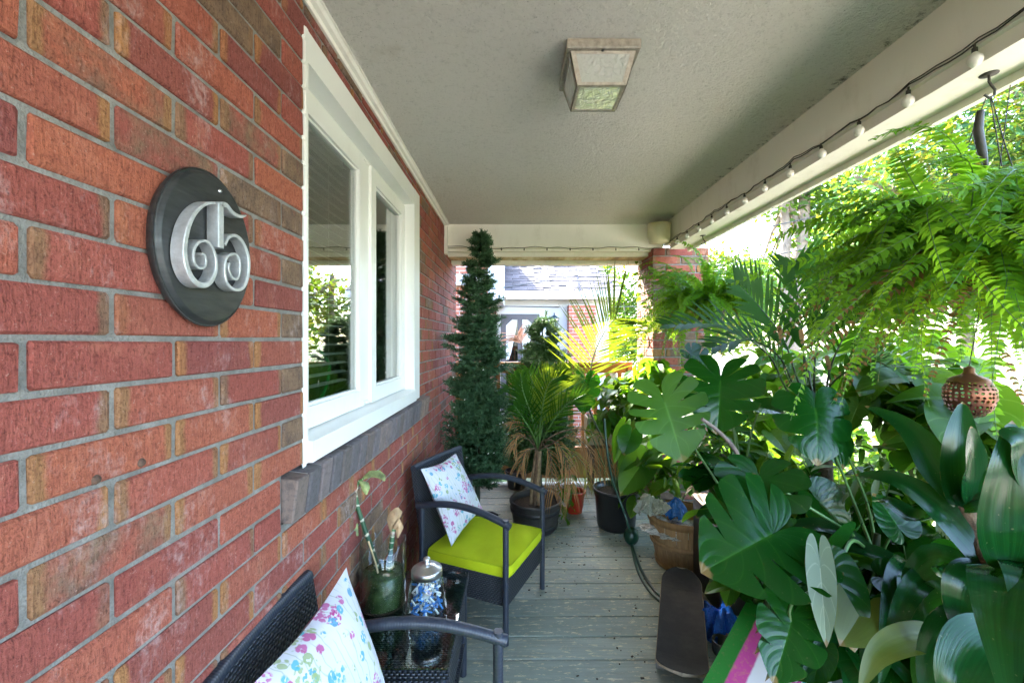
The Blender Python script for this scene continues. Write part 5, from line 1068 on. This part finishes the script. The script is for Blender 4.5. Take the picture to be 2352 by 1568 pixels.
m = MB(); m.tube([P(2252, 255, 1.15), P(2246, 300, 1.15), P(2256, 350, 1.15), P(2266, 385, 1.15)], [.008, .011, .010, .004], 8); tag(m.build('plant_tag', M_cord), 'dark drooping plastic strap hanging in the large fern', 'strap')
# copper lantern below the fern
lc = P(2226, 905, 1.22); ln = thing('lantern', 'pierced copper globe lantern hanging below the large fern', 'lantern', lc)
def pierced():
    t = NT('pierced_copper'); vv = t.node('TexVoronoi'); vv.voronoi_dimensions = '2D'; vv.inputs['Randomness'].default_value = .35; mp_ = t.node('Mapping'); mp_.inputs['Scale'].default_value = (26, 11, 1); t.t.links.new(t.node('TexCoord').outputs['UV'], mp_.inputs[0]); t.t.links.new(mp_.outputs[0], vv.inputs['Vector']); vv.inputs['Scale'].default_value = 1
    t.fin((.20, .075, .045), .4, .85); hole = t.ramp(vv.outputs['Distance'], [(.30, 1), (.33, 0)]); tr = t.node('BsdfTransparent'); mx = t.node('MixShader'); t.set(mx.inputs[0], hole); t.t.links.new(t.b.outputs[0], mx.inputs[1]); t.t.links.new(tr.outputs[0], mx.inputs[2]); t.t.links.new(mx.outputs[0], t.out.inputs[0]); return t.m
M_cu = dapple('copper', (.40, .17, .09), .3, 20, .4, .2, 60, .8)
m = MB(); m.lathe([(.008, -.068), (.03, -.06), (.048, -.04), (.057, -.01), (.056, .015), (.046, .036)], 36); m.build('globe', pierced(), ln)
m = MB(); m.lathe([(.047, .036), (.04, .046), (.018, .056), (.012, .062), (.012, .074), (.004, .08), (0, .08)], 28); m.build('cap', M_cu, ln)
m = MB(); m.tube([(0, 0, .08), (.02, -.02, .3), (.06, -.05, HC+.70-lc.z)], .0012, 5); m.build('hanger_wire', M_cord, ln)

bushy('broad-leaved houseplant crowded behind the kentia palm', 'plant', (1.95, 2.6, -.6), [(P(1900, 900, 2.6), (.35, .2, .3)), (P(2050, 850, 2.4), (.35, .2, .25)), (P(1780, 880, 2.8), (.3, .2, .25)), (P(2180, 900, 2.2), (.3, .2, .3))], 200, .13, [HB, HP, LB], 46)
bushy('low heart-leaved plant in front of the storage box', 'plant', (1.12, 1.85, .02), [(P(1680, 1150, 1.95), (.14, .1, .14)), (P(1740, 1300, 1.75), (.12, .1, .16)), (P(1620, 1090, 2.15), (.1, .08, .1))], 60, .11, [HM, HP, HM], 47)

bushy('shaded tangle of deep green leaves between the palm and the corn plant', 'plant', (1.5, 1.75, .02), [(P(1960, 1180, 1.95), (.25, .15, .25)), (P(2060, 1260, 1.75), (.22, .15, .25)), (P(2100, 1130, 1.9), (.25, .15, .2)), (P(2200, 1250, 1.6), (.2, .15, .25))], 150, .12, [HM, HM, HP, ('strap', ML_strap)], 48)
bushy('sunlit yellow-green leafy plant at the foot of the tall palm frond', 'plant', (.72, 3.62, .02), [(P(1400, 900, 3.7), (.16, .1, .16)), (P(1450, 930, 3.6), (.16, .1, .18)), (P(1390, 980, 3.6), (.14, .1, .14))], 80, .10, [HB, LB, HP, ('strap', ML_bright)], 49)
# ------------------------------------------------------------------ artificial trees
def needle_mat(name, dark, light):
    t = NT(name); n = t.noise(t.coord('Position'), 14, 3); u = t.sep(t.node('TexCoord').outputs['UV'], 0)
    c = t.mix(u, dark, light); t.fin(t.mix(t.ramp(n, [(.3, .5), (.6, 0)]), c, [k*.45 for k in dark]), .5, 0, .3); t.leafy(c, light, .15); return t.m
def art_tree(label, base, H, prof, ntw, seed, mat, tipx=0.0):
    rg = np.random.default_rng(seed); t = thing('artificial_tree', label, 'christmas tree', base)
    m = MB(); m.tube([(0, 0, .02), (0, 0, H*.6), (tipx*.4, 0, H*.9), (tipx, 0, H)], [.02, .014, .006, .003], 8); m.build('trunk', M_stemd, t)
    for k in range(4): a = k*math.pi/2+.4; m = MB(); m.tube([(0, 0, .06), (.12*math.cos(a), .12*math.sin(a), .035), (.17*math.cos(a), .17*math.sin(a), .006)], .008, 6); m.build('stand_leg', M_black, t)
    zs, rs = zip(*prof); V = []; Fc = []; UV = []
    def needles(p0, p1, nn_, ln):
        ax = p1-p0; L = np.linalg.norm(ax); ax = ax/L; k = np.arange(nn_); s = (k+rg.random(nn_))/nn_; P0 = p0+np.outer(s, p1-p0)
        u = np.cross(ax, [0, 0, 1.0]); u /= (np.linalg.norm(u)+1e-6); w = np.cross(ax, u); a = rg.uniform(0, 6.283, nn_)
        rad = np.outer(np.cos(a), u)+np.outer(np.sin(a), w); d = rad*.85+ax*.75; d /= np.linalg.norm(d, axis=1)[:, None]; l = ln*rg.uniform(.7, 1.2, nn_)*(1-.35*s)
        side = np.cross(d, rg.normal(size=(nn_, 3))); side /= (np.linalg.norm(side, axis=1)[:, None]+1e-6); wd = .0029
        A, B = P0-side*wd, P0+side*wd; C, D = P0+d*l[:, None]+side*wd*.6, P0+d*l[:, None]-side*wd*.6; b = len(V); q = rg.random(nn_)
        for i in range(nn_):
            V.extend((A[i], B[i], C[i], D[i])); Fc.append((b+4*i, b+4*i+1, b+4*i+2, b+4*i+3)); UV.extend(((q[i]*.5+.5*s[i], 0),)*4)
    for i in range(ntw):
        z = zs[0]+(zs[-1]-zs[0])*(1-math.sqrt(rg.random()*.97)) if rg.random() < .7 else rg.uniform(zs[0], zs[-1])
        a_ = rg.uniform(0, 6.283); z_ = z; r = np.interp(z, zs, rs)*rg.uniform(.3, 1.0)*(1+.28*math.sin(a_*3+z_*17)); a = a_; cx = tipx*max(0, (z/H-.7)/.3)
        e = np.array([cx+r*math.cos(a), r*math.sin(a), z+.22*r+rg.uniform(-.02, .03)]); s0 = np.array([cx, 0, z-.25*r]); b0 = s0+(e-s0)*.45
        needles(b0, e, 54, .040)
        for k in (-1.4, -.7, .7, 1.4):
            f = rg.uniform(.5, .8); q = s0+(e-s0)*f; dv = np.array([math.cos(a+k*.7), math.sin(a+k*.7), .35])*(.06+.35*r*.5); needles(q, q+dv, 30, .034)
    needles(np.array([cx*0+tipx*.8, 0, H-.12]), np.array([tipx, 0, H]), 60, .03)
    m = MB(); m.add(V, Fc, UV); o = m.build('foliage', mat, t); o['kind'] = 'stuff'; return t
MN1 = needle_mat('pine_needles', (.014, .046, .022), (.09, .20, .09)); MN2 = needle_mat('pine_needles_light', (.03, .085, .03), (.13, .23, .08))
t1 = art_tree('tall slim artificial christmas tree in the corner against the brick wall', (-.30, 3.3, 0), 2.235, [(.25, .20), (.40, .25), (.65, .255), (.98, .225), (1.32, .20), (1.66, .16), (1.99, .09), (2.12, .04), (2.2, .02)], 640, 3, MN1, .03)
t2 = art_tree('shorter artificial christmas tree behind the potted palm', (.21, 3.82, 0), 1.64, [(.2, .36), (.5, .36), (.85, .32), (1.15, .26), (1.4, .17), (1.55, .06)], 640, 4, MN2, .06)
# fairy lights on the tall tree
fm = MB(); fm.lathe([(0, -.006), (.004, -.003), (.004, .004), (0, .008)], 8); fm = fm.mesh('fairy_light', M_frost)
for i in range(16): z = random.uniform(.5, 1.3); a = random.uniform(3.2, 6.2); r = .25-.04*z; put('fairy_light', fm, t1, (r*math.cos(a), r*math.sin(a), z), (random.uniform(0, 3), 1, 0))
# dry grass plume behind the trees
dg = thing('dry_grass', 'dried pinkish drooping palm leaves beside the shorter artificial tree', 'plant', (.0, 4.02, 0))
palm_frond(dg, [(.0, 4.02, .1), (.02, 4.02, .7), P(1205, 860, 4.0), P(1200, 800, 4.0), P(1188, 772, 3.98)], .26, 13, (0, -.9, .4), leaf_mat('pink_dry_leaf', (.40, .22, .15), (.55, .33, .24), (.6, .35, .25), .7, .35, spec=.2), M_bark, (.006, .002), ang=62, wid=.008, droop=.5, start=.82, tipscale=1, seed=3)
pot('dark pot of the dried palm behind the trees', (.0, 4.02, 0), .08, .1, .16, PLAS('small_pot', (.03, .03, .03)))
# ------------------------------------------------------------------ cedar railing at the end of the deck
rl = thing('deck_railing', 'orange cedar railing with square balusters at the end of the deck', 'railing', (.3, 4.16, 0))
M_cedar = (lambda t: (t.bump(t.noise(t.coord('Position', (40, 40, 4)), 1, 4), .3, .003), t.fin(t.ramp(t.noise(t.coord('Position', (50, 50, 5)), 1, 5, .6), [(.3, (.42, .17, .05)), (.7, (.62, .29, .10))]), .6))[1])(NT('cedar_stain'))
m = MB(); m.cbox((.27, 4.15, 1.155), (1.68, .09, .036), .004); m.build('top_rail', M_cedar, rl, True)
m = MB(); m.cbox((.27, 4.15, 1.10), (1.66, .036, .07), .003); m.build('sub_rail', M_cedar, rl, True)
m = MB(); m.cbox((.27, 4.15, .20), (1.66, .036, .30), .003); m.build('kick_board', M_cedar, rl, True)
bal = MB().cbox((0, 0, 0), (.038, .034, .72), .003).mesh('baluster', M_cedar)
for x in np.arange(-.53, 1.1, .118): put('baluster', bal, rl, (x, 4.15, .706), world=True)
for x in (-.555, 1.095): m = MB(); m.cbox((x, 4.15, .59), (.05, .08, 1.17), .004); m.build('post', M_cedar, rl, True)
# ------------------------------------------------------------------ neighbour's houses
YN = 9.0
nh = thing('side_porch', 'white clapboard neighbour porch wall with a dark screen door and shingled roof', 'building', (.8, YN+1, -.6))
M_side = white_mat('white_siding', (.60, .60, .63), .15, .6)
x0, x1 = -.42, 1.95; zt_ = P(0, 690, YN).z
m = MB(); m.bb((x0, YN+.02, -.6), (x1, YN+3, zt_)); m.build('wall', M_side, nh, True)
sid = MB(); sid.add([Vector(p) for p in ((0, 0, 0), (1, 0, 0), (1, .012, .145), (0, .012, .145), (0, .018, 0), (1, .018, 0))], [(0, 1, 2, 3), (0, 4, 5, 1)]); sid = sid.mesh('siding_board', M_side)
dxa, dxb = P(1146, 0, YN).x, P(1243, 0, YN).x; dz1 = P(0, 718, YN).z; dz0 = dz1-2.1
for k in range(26):
    z = -.5+.13*k
    if z+.13 > zt_: break
    for a, b in ((((x0, x1),) if z > dz1 else ((x0, dxa), (dxb, x1)))): put('siding_board', sid, nh, (a, YN, z), (0, 0, 0), (b-a, 1, .9), True)
M_slate = dapple('slate_paint', (.09, .085, .10), .15, 6, .5, .1)
m = MB(); w = .11; m.bb((dxa+.04, YN-.03, dz0), (dxa+.04+w, YN+.015, dz1-.03)); m.bb((dxb-.04-w, YN-.03, dz0), (dxb-.04, YN+.015, dz1-.03)); m.bb((dxa+.04+w, YN-.03, dz1-.03-w), (dxb-.04-w, YN+.015, dz1-.03)); m.bb((dxa+.04+w, YN-.03, dz0), (dxb-.04-w, YN+.015, dz0+.5)); xm = (dxa+dxb)/2; m.bb((xm-.05, YN-.028, dz0+.5), (xm+.05, YN+.014, dz1-.03-w)); m.bb((dxa+.04+w, YN-.027, dz0+1.0), (dxb-.04-w, YN+.013, dz0+1.08))
for sx, xx in ((1, dxa+.04+w), (-1, dxb-.04-w)): m.add([Vector(p) for p in ((xx, YN-.028, dz1-.03-w), (xx+sx*.13, YN-.028, dz1-.03-w), (xx, YN-.028, dz1-.03-w-.13))], [(0, 1, 2)])
dr_ = m.build('door', M_slate, nh, True)
m = MB(); m.bb((dxa+.04+w, YN+.003, dz0+.5), (dxb-.04-w, YN+.008, dz1-.03-w)); o = m.build('pane', glass_mat('door_glass', 1.6, (.3, .3, .32))); o.parent = dr_
for a, b, s_ in ((dxa+.15, xm-.05, 1), (xm+.05, dxb-.15, 1)):
    m = MB(); c0, c1 = a, b; top = dz1-.03-w; V = []
    for i in range(9):
        q = i/8
        for j in range(7): h = j/6; spread = (1-h)**.8; V.append(Vector((c0+(c1-c0)*(q*(.25+.75*spread)), YN+.0009+.0008*math.sin(q*25), top-.85*h)))
    m.grid(V, 9, 7); o = m.build('curtain', dapple('white_curtain', (.75, .74, .73), .06, 8, .9, 0)); o.parent = dr_
m = MB(); tw = .06; m.bb((dxa-.04, YN-.022, dz0), (dxa+.035, YN+.02, dz1+.06)); m.bb((dxb-.035, YN-.022, dz0), (dxb+.04, YN+.02, dz1+.06)); m.bb((dxa+.035, YN-.021, dz1-.028), (dxb-.035, YN+.02, dz1+.06)); m.build('door_trim', M_side, nh, True)
ez = zt_; m = MB(); m.bb((x0, YN-.35, ez), (x1+.15, YN+.02, ez+.012)); m.build('soffit', M_side, nh, True)
m = MB(); m.bb((x0+.05, YN-.47, ez+.02), (x1+.15, YN-.35, ez+.15)); m.build('gutter', M_side, nh, True)
rs_, nr_ = .115, 15; sl_a = math.atan2(.62, 1.0)
def shingle_mat():
    t = NT('asphalt_shingle'); p = t.coord('Position'); f = t.noise(p, 80, 3, .7); r = t.rnd(); t.bump(f, .6, .01); return t.fin(t.mix(t.ramp(f, [(.4, .4), (.6, 0)]), t.mix(r, (.06, .05, .055), (.14, .115, .12)), (.03, .026, .028)), .85)
M_sh = shingle_mat(); shm = [MB().cbox((0, 0, 0), (.31, .15, .012), .003, None, .003).mesh('shingle', M_sh) for _ in range(3)]
ey, ezr = YN-.42, ez+.16
m = MB(); d_ = Vector((0, math.cos(sl_a), math.sin(sl_a))); V = [Vector((x0, ey, ezr-.012)), Vector((x1+.16, ey, ezr-.012)), Vector((x1+.16-.42, ey, ezr-.012))+d_*rs_*nr_, Vector((x0, ey, ezr-.012))+d_*rs_*nr_]; m.add(V+[p-Vector((0, 0, .05)) for p in V], [(0, 1, 2, 3), (4, 7, 6, 5), (0, 4, 5, 1), (1, 5, 6, 2), (2, 6, 7, 3), (3, 7, 4, 0)]); rf = m.build('roof', M_sh, nh, True)
for k in range(nr_):
    xr = x1+.16-.42*k/nr_; x = x0+.02+(.16 if k % 2 else 0)
    while x < xr-.12:
        p = Vector((x+.155, ey, ezr))+d_*(rs_*k+.06); o = put('shingle', random.choice(shm), None, p, (sl_a-.07+random.uniform(-.02, .02), random.uniform(-.012, .012), 0), (1, 1, random.uniform(1.2, 3.0))); o.parent = rf; x += .315
lp = P(1273, 740, YN-.12); lt = thing('wall_lantern', 'dark blue-green coach lantern on the white clapboard wall', 'wall lamp', lp)
M_verd = dapple('verdigris_metal', (.02, .05, .07), .3, 20, .5, .2)
m = MB(); m.lathe([(0, .2), (.012, .19), (.012, .15), (.03, .14), (.10, .09), (.105, .07), (.09, .065)], 6, smooth=False); m.build('lantern_cap', M_verd, lt); m = MB(); m.lathe([(.085, .065), (.06, -.12)], 6, smooth=False); m.build('lantern_glass', glass_mat('lantern_glass', 1.5), lt)
m = MB(); m.lathe([(.062, -.12), (.065, -.14), (.03, -.17), (.01, -.2), (0, -.21)], 6, smooth=False)
for k in range(6): a = k*math.pi/3; m.tube([(.085*math.cos(a), .085*math.sin(a), .065), (.06*math.cos(a), .06*math.sin(a), -.12)], .007, 4)
m.tube([(0, .0, -.17), (0, .06, -.22), (0, .12, -.12)], .012, 6); m.build('lantern_frame', M_verd, lt)
# brick stub to the right of the porch and main brick house to the left
M_nb = (lambda t: (lambda bt: t.fin((t.t.links.new(t.comb(t.math('ADD', t.sep(t.coord('Position'), 0), t.sep(t.coord('Position'), 1)), t.sep(t.coord('Position'), 2), 0.0), bt.inputs['Vector']), bt.outputs['Color'])[1], .9))(t.node('TexBrick')))(NT('far_brick'))
bt = [n for n in M_nb.node_tree.nodes if n.type == 'TEX_BRICK'][0]; bt.inputs['Scale'].default_value = 1; bt.inputs['Brick Width'].default_value = .225; bt.inputs['Row Height'].default_value = .07; bt.inputs['Mortar Size'].default_value = .006
bt.inputs['Color1'].default_value = (.42, .13, .08, 1); bt.inputs['Color2'].default_value = (.32, .09, .06, 1); bt.inputs['Mortar'].default_value = (.42, .38, .34, 1)
m = MB(); a, b = P(1306, 0, YN-.3).x, P(1368, 0, YN-.3).x; m.bb((a, YN-.36, -.6), (b, YN-.05, P(0, 700, YN-.3).z)); m.build('brick_column', M_nb, nh, True)
mh = thing('brick_house', 'red brick neighbour house with white eaves, its unseen roof shaped to shade the deck', 'building', (-4, 9.6, -.6))
HX0, HX1, HY0, HY1, EZ, RZ = -7.4, -.46, 7.4, 15, 3.45, 6.0; xm_ = (HX0+HX1)/2  # unseen eave and ridge shaped to keep sun off the deck, not the pier
m = MB(); m.bb((HX0, HY0, -.6), (HX1, HY1, EZ)); m.add([Vector(p) for p in ((HX0, HY0, EZ), (HX1, HY0, EZ), (xm_, HY0, RZ), (HX0, HY1, EZ), (HX1, HY1, EZ), (xm_, HY1, RZ))], [(0, 1, 2), (3, 5, 4)]); m.build('wall', M_nb, mh, True)
m = MB()
for xa, s_ in ((HX0, -1), (HX1, 1)):
    d_ = (Vector((xa, 0, EZ))-Vector((xm_, 0, RZ))).normalized(); A = Vector((xm_, 0, RZ+.05)); B = Vector((xa, 0, EZ+.05))+d_*.35
    V = [Vector((p.x, yy, p.z+dz)) for p in (A, B) for yy in (HY0-.35, HY1+.3) for dz in (0, .1)]; m.add(V, [(0, 2, 3, 1), (4, 5, 7, 6), (0, 1, 5, 4), (2, 6, 7, 3), (1, 3, 7, 5), (0, 4, 6, 2)])
m.build('roof', M_sh, mh, True)
m = MB(); m.bb((HX1-.02, HY0-.2, P(0, 690, 7.3).z), (HX1+.22, HY0+1.5, P(0, 600, 7.3).z+.3)); m.bb((-1.3, HY0-.14, P(0, 655, 7.3).z), (HX1-.021, HY0-.001, P(0, 630, 7.3).z)); m.build('eave_return', M_side, mh, True)
# ------------------------------------------------------------------ garden trees and shrubs
def foliage_mat(name, dark, light, trans, fac=.5):
    t = NT(name); u = t.sep(t.node('TexCoord').outputs['UV'], 0); n = t.noise(t.coord('Position'), 1.6, 3); c = t.mix(t.math('MULTIPLY', t.math('ADD', u, n), .5), dark, light)
    t.fin(c, .5, 0, .3); t.leafy(c, t.mix(u, trans, [k*1.15 for k in trans]), fac); return t.m
FM = [foliage_mat('tree_leaves', (.018, .055, .006), (.045, .11, .012), (.10, .22, .008), .35), foliage_mat('light_tree_leaves', (.03, .075, .007), (.075, .14, .014), (.16, .26, .010), .35), foliage_mat('yellow_tree_leaves', (.06, .08, .006), (.13, .13, .01), (.22, .22, .01), .35), foliage_mat('blue_green_leaves', (.014, .055, .028), (.035, .10, .045), (.06, .17, .04), .35)]
M_tbark = dapple('tree_bark', (.22, .17, .13), .35, 6, .95, 1.0, 40, bdist=.02)
def leaf_cloud(cells, n, size, mat, seed, parent, base, name='crown', slim=.5):
    rg = np.random.default_rng(seed); C = np.array([c for c, r in cells], float); Rr = np.array([r for c, r in cells], float); vol = Rr.prod(1)**.7; k = rg.choice(len(cells), n, p=vol/vol.sum())
    d = rg.normal(size=(n, 3)); d /= np.linalg.norm(d, axis=1)[:, None]; cl = rg.random((n, 1))**.38; p = C[k]+d*Rr[k]*cl
    p += .25*Rr[k]*np.sin(p*3.1+rg.uniform(0, 6, 3))*.3
    a = rg.normal(size=(n, 3)); a[:, 2] *= .6; a /= np.linalg.norm(a, axis=1)[:, None]; b = np.cross(a, rg.normal(size=(n, 3))); b /= np.linalg.norm(b, axis=1)[:, None]; s = size*rg.uniform(.5, 1.2, (n, 1))
    V = np.stack([p-a*s, p-b*s*slim, p+a*s, p+b*s*slim], 1).reshape(-1, 3); me = bpy.data.meshes.new(name); me.vertices.add(4*n); me.vertices.foreach_set('co', V.ravel()); me.loops.add(4*n); me.loops.foreach_set('vertex_index', np.arange(4*n)); me.polygons.add(n); me.polygons.foreach_set('loop_start', np.arange(n)*4); me.polygons.foreach_set('loop_total', np.full(n, 4))
    uv = me.uv_layers.new(name='UVMap'); u = np.repeat(rg.random(n), 4); uv.data.foreach_set('uv', np.stack([u, u], 1).ravel()); me.update(); me.materials.append(mat); o = put(name, me, parent, world=True); return o
def garden_tree(label, base, trunks, cells, n, size, mats, seed, cat='tree', name='garden_tree', slim=.5):
    t = thing(name, label, cat, base); rg = random.Random(seed); base = Vector(base)
    for tr in trunks:
        pts = [Vector(p) for p in tr[0]]; q = smooth_path(pts, 4); m = MB(); m.tube(q, list(np.linspace(tr[1], tr[2], len(q))), 9); m.build('trunk', M_tbark, t, True)
        for k in range(5):
            c, r = rg.choice(cells); i = rg.randrange(len(q)//2, len(q)); e = Vector(c)+Vector((rg.uniform(-.5, .5)*r[0], rg.uniform(-.5, .5)*r[1], rg.uniform(-.3, .6)*r[2])); m = MB(); m.tube([q[i], q[i].lerp(e, .5)+Vector((0, 0, .15)), e], [tr[2]*.8, tr[2]*.5, .008], 6); m.build('limb', M_tbark, t, True)
    for i, mt in enumerate(mats): leaf_cloud(cells, int(n*1.7)//len(mats), size, mt, seed*7+i, t, base, slim=slim)
    return t
def cells_px(lst): return [(P(*p), r) for p, r in lst]
garden_tree('tall multi-stemmed pale-barked tree behind the hanging ferns', (5.5, 9.0, -.6), [([(5.6, 9, -.6), P(1800, 620, 9), P(1806, 540, 9), P(1795, 440, 9)], .14, .07), ([(5.7, 9, -.6), P(1830, 640, 9), P(1845, 520, 9), P(1848, 400, 9), P(1850, 300, 9)], .15, .08), ([P(1840, 560, 9), P(1825, 500, 9), P(1808, 440, 9)], .08, .05)],
            cells_px([((1780, 430, 9.3), (1.1, 1, .7)), ((1880, 380, 9), (1.3, 1.2, 1.2)), ((1900, 560, 9.3), (1.2, 1, 1.0)), ((1990, 470, 9), (1.4, 1.2, 1.2)), ((1850, 660, 9.6), (1.2, 1, .8)), ((1760, 640, 10), (.8, .8, .6))]), 5200, .085, [FM[1], FM[1], FM[0]], 3)
garden_tree('feathery bright tree overhanging the garden beyond the long beam', (4.6, 3.6, -.6), [([(5.2, 3.9, -.6), (5.0, 3.8, 1.2), (4.6, 3.6, 2.6), (4.0, 3.4, 3.4)], .12, .05), ([(5.0, 3.8, 1.2), (4.2, 3.9, 2.4), (3.3, 4.2, 3.0)], .06, .02)],
            cells_px([((2150, 330, 3.6), (.7, .6, .4)), ((2280, 250, 3.4), (.8, .6, .5)), ((2060, 380, 4.2), (.7, .6, .35)), ((2330, 420, 3.6), (.8, .7, .6)), ((2200, 480, 4.2), (.9, .7, .5)), ((2420, 150, 3.4), (1, .8, .8)), ((2050, 520, 4.6), (.8, .7, .4))]), 9000, .042, [FM[1], FM[0], FM[2], FM[3]], 5, slim=.35)
garden_tree('hazy sunlit tree far beyond the brick pier', (6, 17, -.6), [([(6, 17, -.6), (6.1, 17, 2), (6, 17, 4)], .25, .1)], cells_px([((1560, 700, 17), (1.8, 1.5, 1.3)), ((1650, 640, 16), (1.6, 1.5, 1.3)), ((1720, 720, 16), (1.5, 1.4, 1.3)), ((1640, 760, 15), (1.6, 1.3, .9))]), 3600, .13, [FM[1], FM[2], FM[1]], 8)
garden_tree('pale backlit tree beyond the neighbour porch roof', (4.2, 19, -.6), [([(4.2, 19, -.6), (4.3, 19, 2), (4.4, 19, 5)], .25, .1)], cells_px([((1425, 690, 18), (.8, 1.2, 1.4)), ((1440, 780, 17), (.9, 1.2, 1.2)), ((1390, 640, 20), (.6, 1, 1.0))]), 2200, .12, [FM[1], FM[0]], 9)
garden_tree('broad leafy street tree beyond the garden on the right', (12, 12, -.6), [([(11.5, 11, -.6), (11.6, 11, 2), (11.5, 11, 4)], .2, .1)], [(Vector((10.5, 10.5, 3.2)), (2.2, 2, 1.8)), (Vector((12.5, 11, 4.5)), (2.4, 2, 2)), (Vector((9, 11.5, 4.8)), (1.8, 1.6, 1.5)), (Vector((13, 9, 3)), (2, 2, 1.6)), (Vector((11, 8, 5)), (2, 2, 1.4))], 6500, .12, [FM[0], FM[1], FM[1]], 12)
garden_tree('dark broad street tree on the far side of the road', (19, 8, -.6), [([(19, 8, -.6), (19, 8, 3), (19, 8, 5)], .25, .12)], [(Vector((18.5, 8, 4)), (3, 3.5, 3)), (Vector((19, 3, 4.5)), (3, 3, 3)), (Vector((18, 14, 4)), (3, 3, 3)), (Vector((19, -3, 4)), (3, 3.5, 3))], 7000, .16, [FM[0], FM[3]], 13)
def shrub(label, base, cells, n, size, mats, seed): return garden_tree(label, base, [([base, Vector(base)+Vector((.03, 0, .3)), Vector(cells[0][0])], .03, .012)], cells, n, size, mats, seed, 'shrub', 'shrub')
shrub('rounded garden shrub in full sun beyond the pier', (3.2, 6.2, -.6), [(Vector((3.2, 6.2, .1)), (.8, .7, .6)), (Vector((4.1, 6.6, 0)), (.7, .6, .5)), (Vector((2.5, 6.8, .2)), (.6, .5, .6))], 3200, .05, [FM[1], FM[0]], 21)
shrub('leafy garden bush growing beside the deck edge', (2.6, 3.2, -.6), [(Vector((2.5, 3.2, .2)), (.6, .7, .6)), (Vector((2.7, 2.2, .1)), (.6, .6, .6)), (Vector((2.5, 4.3, .1)), (.6, .6, .5))], 3800, .05, [FM[0], FM[1]], 22)
shrub('broad bush of yellow-green leaves in the garden bed near the porch', (2.5, 1.0, -.6), [(Vector((2.5, 1.2, .1)), (.55, .6, .65)), (Vector((2.6, .2, .1)), (.6, .6, .6)), (Vector((2.6, -.8, .1)), (.6, .6, .6))], 3600, .05, [FM[0], FM[1]], 23)
# bamboo screen, overhead wires
bs = thing('bamboo_screen', 'pale bamboo reed screen fence beyond the copper lantern', 'fence', P(2330, 960, 4.4))
reed = MB(); reed.tube([(0, 0, -.8), (0, 0, .0)], .011, 6); reed = reed.mesh('reed', dapple('bamboo', (.60, .50, .36), .2, 6, .6, .1, kind='Position'))
c_ = P(2290, 885, 4.4)
for i in range(60): put('reed', reed, bs, c_+Vector((.026*i, .006*i, random.uniform(-.03, .02))), (random.uniform(-.02, .02), random.uniform(-.015, .015), 0), world=True)
M_wire = dapple('black_wire', (.03, .03, .035), .1, 5, .6, 0)
for a, b in (((1560, 560, 9), (2500, 330, 7)), ((1620, 615, 9), (2500, 400, 7)), ((1500, 690, 12), (2600, 470, 8)), ((1100, 668, 6.9), (1560, 572, 14)), ((1050, 700, 7), (1640, 690, 16)), ((1640, 660, 10), (2400, 480, 8))):
    A, B = P(*a), P(*b); m = MB(); m.tube([A.lerp(B, s)-Vector((0, 0, .25*4*s*(1-s)*.5)) for s in np.linspace(0, 1, 12)], .010, 5); tag(m.build('overhead_wire', M_wire), 'thin dark overhead utility wire crossing the sky beyond the porch', 'wire', 'overhead utility wires')
# ivy on the pier
iv = thing('ivy_vine', 'thin yellow-green vine climbing the inner edge of the brick pier', 'vine', (1.1, 3.7, 0)); pts = [Vector((1.105, 3.72-.12*math.sin(z*5), z)) for z in np.linspace(.8, HC+.74, 14)]; m = MB(); m.tube(pts, .0025, 5); m.build('stem', M_stemg, iv, True)
for i in range(34): p = random.choice(pts); s = random.uniform(.025, .045); put('leaf', unit_leaf('heart', ML_bright), iv, p+Vector((random.uniform(-.05, 0), random.uniform(-.05, .05), random.uniform(-.06, .06))), (random.uniform(-1, 1), random.uniform(0, 1.2), random.uniform(2, 4.5)), (s, s, s), True)
# green pear-shaped frame inside the window
m = MB(); pts = []
for k in range(61):
    a = 2*math.pi*k/60; z = -math.cos(a); hw2 = math.sqrt(max(0, 1-z*z)); wz = .135 if z < 0 else .135-.085*min(1, z/.45); pts.append(Vector((-.722, 1.515+math.copysign(hw2, math.sin(a))*wz, HC-.09+.135*z)))
m.tube(pts, .006, 6, False); tag(m.build('green_frame', dapple('neon_green', (.02, .38, .08), .05, 4, .35, 0)), 'bright green pear-shaped outline standing inside the window', 'ornament')

# crumbs of soil and dry leaf bits on the boards
rg2 = random.Random(77); m = MB()
for i in range(240):
    cx_, cy2 = rg2.choice(((.14, 3.0), (.74, 2.95), (.95, 2.5), (.4, 3.2), (.5, 2.6), (.6, 1.9), (.2, 2.6))); x = cx_+rg2.gauss(0, .16); yy = cy2+rg2.gauss(0, .2); s_ = rg2.uniform(.0015, .005)
    if -.5 < x < 1.5: m.box((x, yy, .0008+s_*.3), (s_*rg2.uniform(1, 3), s_*rg2.uniform(.8, 2), s_*.6), Matrix.Rotation(rg2.uniform(0, 3), 3, 'Z'))
tag(m.build('soil_crumbs', M_soil), 'scattered crumbs of soil and leaf litter on the deck boards', 'litter', kind='stuff')
